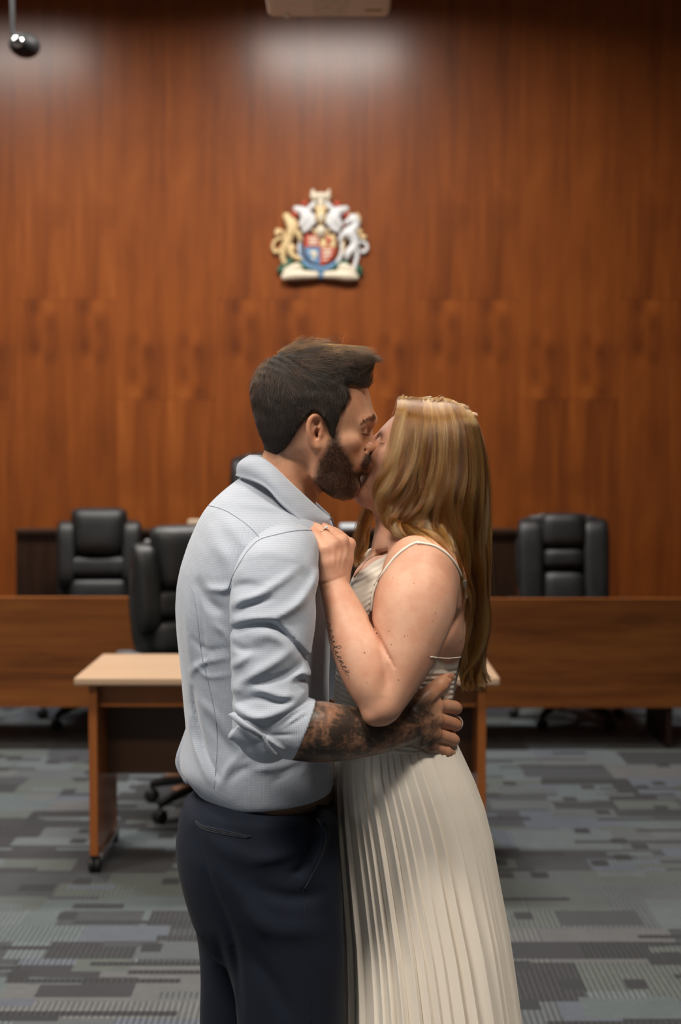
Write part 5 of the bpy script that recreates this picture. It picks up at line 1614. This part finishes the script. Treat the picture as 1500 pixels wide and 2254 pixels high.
SKIRT = [(1628, 750, 1003, 162), (1645, 746, 1008, 168), (1680, 736, 1024, 180), (1720, 733, 1042, 190), (1780, 734, 1063, 198), (1850, 738, 1079, 206), (1950, 745, 1095, 216), (2050, 751, 1113, 226), (2150, 752, 1127, 236), (2254, 750, 1141, 246), (2500, 742, 1175, 270), (2760, 736, 1212, 296), (2952, 732, 1236, 312)]
def skirt():
    nT, nZ, NP = 1120, 90, 46
    T = np.array(SKIRT, float)
    pys = np.concatenate([np.linspace(1628, 2300, 64), np.linspace(2300, 2952, 27)[1:]])
    rng = np.random.RandomState(4)
    wob = [(rng.rand() * 6.28, k) for k in (3, 5, 8, 13)]
    th = np.linspace(0, 2 * np.pi, nT, endpoint=False)
    vs = []
    for py in pys:
        xl, xr, hw = [np.interp(py, T[:, 0], T[:, c]) for c in (1, 2, 3)]
        s = (py - 1628) / (2952 - 1628)
        z = P(0, py)[2]
        x0, x1 = at(xl, py, YW).x, at(xr, py, YW).x
        a, b, cx = (x1 - x0) / 2, hw * PX, (x0 + x1) / 2
        tau = th + .30 * np.sin(th) * 0 + .10
        u = th / (2 * np.pi) * NP + sum(.55 * np.sin(ph + k * th) / math.sqrt(k) for ph, k in wob)
        fr = u % 1.0
        idx = np.floor(u)
        rndw = (np.sin(idx * 12.9898) * 43758.5453) % 1.0
        saw = np.where(fr < .80, fr / .80, (1 - fr) / .20)
        amp = np.interp(s, [0, .03, .15, .5, 1], [1.2, 4, 10, 18, 26]) * PX * (.35 + 1.1 * rndw)
        drift = .42 * s ** .7                                  # the pleats swing back from the waist
        ang = th + drift * np.sin(th) * -1.0
        n = 2.25
        ca, sa = np.cos(ang), np.sin(ang)
        e = (np.abs(ca) ** n + np.abs(sa) ** n) ** (-1 / n)
        big = 1 + .02 * s * np.sin(3 * th + 2.0) + .018 * s * np.sin(7 * th + 9 * s)
        rx = (a * big - .5 * amp.max() * .35 + saw * amp - amp * .5); ry = (b * big + saw * amp - amp * .5)
        vs.append(np.stack([cx + rx * ca * e, YW + ry * sa * e, np.full(nT, max(z, .004))], 1))
    V = np.concatenate(vs)
    nZ = len(pys)
    i, j = np.meshgrid(np.arange(nZ - 1), np.arange(nT), indexing='ij')
    i, j = i.ravel(), j.ravel(); j2 = (j + 1) % nT
    Q = np.stack([i * nT + j, (i + 1) * nT + j, (i + 1) * nT + j2, i * nT + j2], 1)
    return V, Q
kv, kq = skirt()
sk = np_mesh('skirt', kv, kq, MAT['satin'], dress)

# necklace and ring
MAT['bead'] = simple('bronze_chain', (.22, .13, .08), .35, .6)
bm = bmesh.new()
ch = SK_D.line([(852, 1213), (838, 1218), (822, 1226), (808, 1236), (797, 1250), (787, 1263), (781, 1270)], 40, .0010)
if len(ch) > 3: add_tube(bm, ch, .00042, 6)
for k in range(3):
    h = SK_D.hit(790 - 3.6 * k, 1261 + 4 * k, .0012)
    if h: add_lathe(bm, [(0, -.0018), (.0016, 0), (0, .0018)], 8, Matrix.Translation(h))
obj_from('necklace', bm, MAT['bead'], woman, True)
bm = bmesh.new()
a, b = Vector(P(733, 1197, -.140)), Vector(P(706, 1168, -.106))
c = a.lerp(b, .68); d = (b - a).normalized()
R = Matrix.Translation(c) @ d.to_track_quat('Z', 'Y').to_matrix().to_4x4()
add_lathe(bm, [(.0093, -.001), (.0103, -.001), (.0105, 0), (.0103, .001), (.0093, .001), (.0093, -.001)], 28, R)
rg = obj_from('ring', bm, MAT['gold'], woman, True)
bm = bmesh.new()
up = Vector((.35, -.62, .70)).normalized(); up = (up - d * up.dot(d)).normalized()
add_lathe(bm, [(0, -.004), (.0036, 0), (.0026, .0016), (0, .0018)], 8, Matrix.Translation(c + up * .0138) @ up.to_track_quat('Z', 'Y').to_matrix().to_4x4())
obj_from('stone', bm, MAT['gem'], rg)
# ------------------------------------------------------------------ things on the wall and ceiling
MAT['gilt'] = simple('gilded_relief', (.85, .62, .32), .45, .0, var=.2, scale=60)
MAT['cream_paint'] = simple('cream_relief', (.88, .78, .60), .5, var=.1, scale=60)
MAT['silver_white'] = simple('white_relief', (.86, .86, .86), .5, var=.1, scale=60)
MAT['red_paint'] = simple('red_relief', (.55, .075, .04), .45, var=.15, scale=60)
MAT['blue_paint'] = simple('blue_relief', (.14, .30, .50), .45, var=.15, scale=60)
MAT['green_paint'] = simple('green_relief', (.03, .12, .07), .5, var=.3, scale=60)
EMY = 9.6
er = empty('coat_of_arms', at(705, 522, EMY - .03), 0, 'painted relief coat of arms with gold lion and white unicorn on the panelled wall', 'coat of arms')
EO = np.array(er.location)
def E(cx, cy, out=0.0):
    """point of the relief: cx, cy on the 1500-wide close view of it, out = height above the wall in metres"""
    p = np.array(at(570 + cx * 280 / 1500, 400 + cy * 280 / 1500, EMY))
    return p - EO + np.array([0, -.004 - out, 0])
EU = 280 / 1500 * EMY / FPX                                       # metres per unit of that view
def relief(name, mat, blobs, k=.006, vox=.0042, lift=0.0, apart=False):
    """blobs: chains of (x, y, radius, height)"""
    if apart:
        return [relief(name, mat, [b], k, vox, lift) for b in blobs]
    f = Field()
    for ch in blobs:
        if len(ch) == 1:
            x, y, r, h = ch[0]
            f.add(ell(E(x, y, h + lift), np.array([r * EU, r * EU * .8, r * EU])), k)
        else:
            pts, rs = resample([E(x, y, h + lift) for x, y, r, h in ch], [r * EU for x, y, r, h in ch], max(6, 4 * len(ch)))
            f.add(tube(pts, rs), k)
    f.cut((lambda Q: Q[:, 1] - (EMY - .001 - EO[1]), -9 * np.ones(3), 9 * np.ones(3)), 0)
    v, q = surface(f, vox)
    return np_mesh(name, v, q, mat, er)
relief('lion', MAT['gilt'], [[(330, 420, 44, .03), (360, 470, 56, .035), (400, 560, 66, .04), (385, 620, 60, .04)], [(380, 640, 54, .035), (330, 740, 48, .035), (300, 800, 46, .03), (285, 900, 34, .03), (320, 985, 28, .03)],
                             [(330, 780, 44, .03), (400, 790, 36, .04), (380, 860, 30, .045), (470, 915, 28, .04), (500, 920, 22, .04)], [(420, 600, 36, .045), (480, 640, 28, .05), (490, 700, 24, .05)], [(360, 500, 30, .05), (420, 470, 22, .05), (450, 520, 20, .05)],
                             [(270, 790, 20, .02), (200, 840, 20, .02), (170, 770, 20, .02), (200, 700, 20, .02), (290, 660, 16, .02), (290, 600, 16, .02), (225, 580, 24, .02), (220, 620, 32, .025)]])
relief('unicorn', MAT['silver_white'], [[(1090, 420, 30, .03), (1130, 450, 50, .035), (1150, 520, 42, .035), (1090, 590, 60, .04), (1040, 620, 60, .04)], [(1130, 440, 34, .035), (1050, 480, 28, .045), (1025, 500, 20, .045)], [(1080, 620, 66, .04), (1130, 700, 54, .035), (1130, 770, 50, .035), (1060, 850, 46, .04), (1045, 900, 30, .04)],
                                        [(1120, 780, 44, .035), (1160, 860, 32, .03), (1150, 940, 26, .03), (1130, 1010, 26, .03)], [(1020, 620, 34, .045), (975, 660, 26, .05), (960, 700, 22, .05)], [(1180, 720, 22, .02), (1260, 730, 18, .02), (1275, 800, 20, .02), (1230, 840, 18, .02), (1195, 800, 12, .02)]])
relief('unicorn_mane', MAT['gilt'], [[(1150, 590, 20, .03), (1190, 600, 34, .03)], [(1200, 650, 18, .03), (1240, 665, 32, .03)], [(1160, 390, 16, .03), (1190, 440, 14, .03), (1190, 500, 12, .03)], [(1000, 700, 12, .04), (1000, 800, 12, .04), (985, 860, 12, .04)], [(1075, 380, 8, .04), (1050, 330, 3, .05)]], apart=True)
relief('mantling', MAT['silver_white'], [[(440, 330, 34, .03), (530, 370, 60, .035), (560, 450, 66, .04), (520, 520, 46, .04)], [(600, 420, 50, .045), (590, 540, 48, .04), (540, 590, 30, .04)], [(600, 330, 34, .04), (650, 280, 30, .045)], [(1030, 330, 34, .03), (930, 370, 60, .035), (900, 450, 66, .04), (950, 520, 46, .04)], [(860, 420, 50, .045), (870, 540, 48, .04), (930, 590, 30, .04)], [(860, 330, 34, .04), (810, 280, 30, .045)], [(640, 500, 34, .05), (640, 420, 30, .05)], [(820, 500, 34, .05), (830, 420, 30, .05)]])
relief('mantling_lining', MAT['red_paint'], [[(540, 265, 34, .03)], [(925, 270, 36, .03)], [(420, 330, 16, .02), (425, 390, 26, .025), (440, 420, 18, .03)], [(1050, 330, 16, .02), (1040, 390, 26, .025), (1020, 430, 18, .03)]], apart=True)
relief('helmet', MAT['gilt'], [[(735, 360, 54, .05), (735, 430, 60, .055), (735, 480, 44, .05)], [(690, 330, 30, .05), (735, 320, 26, .05), (780, 330, 30, .05)], [(735, 560, 30, .05), (735, 620, 60, .05)], [(660, 600, 26, .045), (735, 640, 28, .05), (810, 600, 26, .045)]])
relief('crest', MAT['cream_paint'], [[(640, 160, 30, .04), (640, 120, 20, .04)], [(650, 190, 42, .045), (735, 185, 42, .05), (810, 190, 42, .045)], [(820, 160, 24, .04), (830, 120, 18, .04)], [(650, 210, 20, .045), (660, 250, 16, .045)], [(810, 210, 20, .045), (810, 250, 16, .045)], [(735, 260, 44, .05), (735, 300, 40, .05)], [(735, 430, 36, .075), (735, 470, 30, .072)], [(735, 600, 62, .065), (735, 640, 40, .065)]])
# the quartered shield with its garter ring
def plate(name, mat, poly, th, y):
    bm = bmesh.new()
    add_prism(bm, [(E(x, z)[0], E(x, z)[2]) for x, z in poly], E(0, 0, th + y)[1], E(0, 0, y)[1])
    return obj_from(name, bm, mat, er)
def arc(cx, cy, rx, ry, a0, a1, n=20): return [(cx + rx * math.cos(math.radians(a0 + (a1 - a0) * i / n)), cy + ry * math.sin(math.radians(a0 + (a1 - a0) * i / n))) for i in range(n + 1)]
plate('shield_quarter', MAT['red_paint'], [(545, 640), (722, 640), (722, 785), (540, 785)], .012, .046)
plate('shield_quarter', MAT['gilt'], [(726, 640), (900, 640), (905, 785), (726, 785)], .012, .046)
plate('shield_quarter', MAT['blue_paint'], [(540, 789), (722, 789), (722, 1000), (690, 985)] + [(600, 940), (555, 870)], .012, .046)
plate('shield_quarter', MAT['red_paint'], [(726, 789), (905, 789), (895, 870), (850, 945), (770, 985), (726, 1000)], .012, .046)
relief('shield_charge', MAT['cream_paint'], [[(600, 680, 14, .055), (690, 680, 14, .055)], [(600, 715, 14, .055), (690, 715, 14, .055)], [(600, 750, 14, .055), (690, 750, 14, .055)], [(620, 850, 26, .05), (670, 870, 30, .05), (640, 930, 18, .05)], [(770, 830, 20, .052), (850, 830, 20, .052)], [(770, 880, 20, .052), (840, 880, 20, .052)], [(765, 930, 16, .052), (805, 930, 16, .052)]], vox=.0036, apart=True)
relief('shield_lion', MAT['red_paint'], [[(800, 680, 22, .055), (830, 720, 24, .055), (810, 760, 18, .055)], [(830, 710, 12, .055), (875, 690, 10, .055)]], vox=.0036)
relief('garter', MAT['blue_paint'], [[(490, 760, 26, .03), (500, 880, 28, .03), (560, 980, 28, .035), (640, 1020, 28, .04), (735, 1040, 30, .04), (830, 1020, 28, .04), (910, 970, 26, .035)], [(735, 1040, 26, .04), (735, 1120, 30, .035), (735, 1150, 16, .03)]])
relief('garter_rim', MAT['silver_white'], [[(500, 680, 24, .03), (480, 780, 22, .032), (490, 860, 20, .034)], [(960, 680, 26, .03), (985, 780, 24, .032), (970, 880, 24, .034), (920, 960, 22, .036)]], apart=True)
relief('grass_mound', MAT['green_paint'], [[(260, 1050, 46, .015), (340, 970, 46, .02), (380, 930, 36, .02)], [(480, 990, 40, .02), (560, 1010, 44, .02), (640, 1040, 30, .02)], [(850, 1030, 40, .02), (950, 980, 44, .02), (1030, 960, 36, .02)], [(1180, 1040, 46, .015), (1200, 1090, 30, .015)]], apart=True)
relief('motto_scroll', MAT['cream_paint'], [[(310, 1130, 44, .035), (420, 1110, 62, .04), (540, 1110, 52, .04), (670, 1110, 44, .038)], [(330, 1070, 44, .035), (440, 1020, 50, .04), (490, 1030, 30, .04)], [(800, 1110, 44, .038), (920, 1110, 52, .04), (1040, 1120, 62, .04), (1140, 1135, 40, .035)], [(960, 1030, 30, .04), (1010, 1020, 50, .04), (1110, 1070, 44, .035)]])

# projector hanging from the ceiling
PJ = 5.5
a, b = at(590, 40, PJ + .34), at(859, 40, PJ + .34)
cx, w = (a.x + b.x) / 2, (b.x - a.x) / 2
pr = empty('projector', (cx, PJ, a.z), 0, 'beige ceiling projector hanging above the couple at the top edge', 'projector')
bm = bmesh.new(); add_box(bm, (-w, 0, 0), (w, .34, .15), .026, 4); obj_from('body', bm, MAT['beige_plastic'], pr, True)
bm = bmesh.new(); add_box(bm, (-w * .25, .10, -.004), (w * .3, .30, .002), .003, 2); obj_from('filter_cover', bm, simple('pale_panel', (.72, .56, .42), .5), pr)
bm = bmesh.new(); add_box(bm, (w * .58, .225, -.002), (w * .86, .245, .002), .001, 1); obj_from('sticker', bm, simple('yellow_sticker', (.30, .17, .02), .5), pr)
bm = bmesh.new(); add_lathe(bm, [(0, -.012), (.012, -.012), (.014, -.004), (.012, .003), (0, .003)], 16, Matrix.Translation((-w * .68, .29, 0))); obj_from('foot', bm, MAT['beige_plastic'], pr, True)
for k in range(5):
    bm = bmesh.new(); add_box(bm, (-w * .8 + k * .028, -.002, .03), (-w * .8 + k * .028 + .012, .002, .12)); obj_from('vent_slot', bm, MAT['black_plastic'], pr)
bm = bmesh.new(); add_lathe(bm, [(0, 0), (.045, 0), (.045, .03), (.036, .03), (.036, .008), (0, .008)], 28, Matrix.Translation((w * .35, .34, .075)) @ Matrix.Rotation(-math.pi / 2, 4, 'X')); obj_from('lens', bm, MAT['black_plastic'], pr, True)
bm = bmesh.new(); add_tube(bm, [(0, .17, .15), (0, .17, ZC - a.z)], .022, 14); add_box(bm, (-.09, .08, .15), (.09, .26, .165), .003); obj_from('mount_pole', bm, MAT['white_paint'], pr)

# hanging camera at the left
CY = 7.6
c = at(54, 100, CY); r_ = 34 * CY / FPX
cm = empty('ceiling_camera', (c.x, CY, c.z), 0, 'black egg-shaped camera hanging on a pole at the upper left corner', 'camera')
bm = bmesh.new(); bmesh.ops.create_uvsphere(bm, u_segments=28, v_segments=18, radius=1, matrix=Matrix.Rotation(math.radians(8), 4, 'Y') @ Matrix.Diagonal((r_, r_, r_ * .78, 1))); obj_from('housing', bm, MAT['black_plastic'], cm, True)
px_ = at(29, 60, CY).x - c.x
bm = bmesh.new(); add_tube(bm, [(px_ * .62, 0, r_ * .2), (px_, 0, r_ * .45), (px_ * 1.05, 0, r_ * 1.1), (px_ * 1.05, 0, ZC - c.z)], [.016, .014, .013, .016], 12); obj_from('pole', bm, MAT['black_plastic'], cm, True)
bm = bmesh.new(); add_lathe(bm, [(0, 0), (.03, 0), (.03, .012), (.02, .016), (0, .016)], 20, Matrix.Translation((-r_ * .2, -r_ * .96, -r_ * .05)) @ Matrix.Rotation(math.pi / 2, 4, 'X')); obj_from('lens', bm, MAT['chrome'], cm, True)

# the high chair behind the bench
c = at(604, 990, 9.2)
office_chair((c.x, 9.10, .36), .1, 'wide', "black leather chair on the bench platform, only its top showing behind the man's neck")
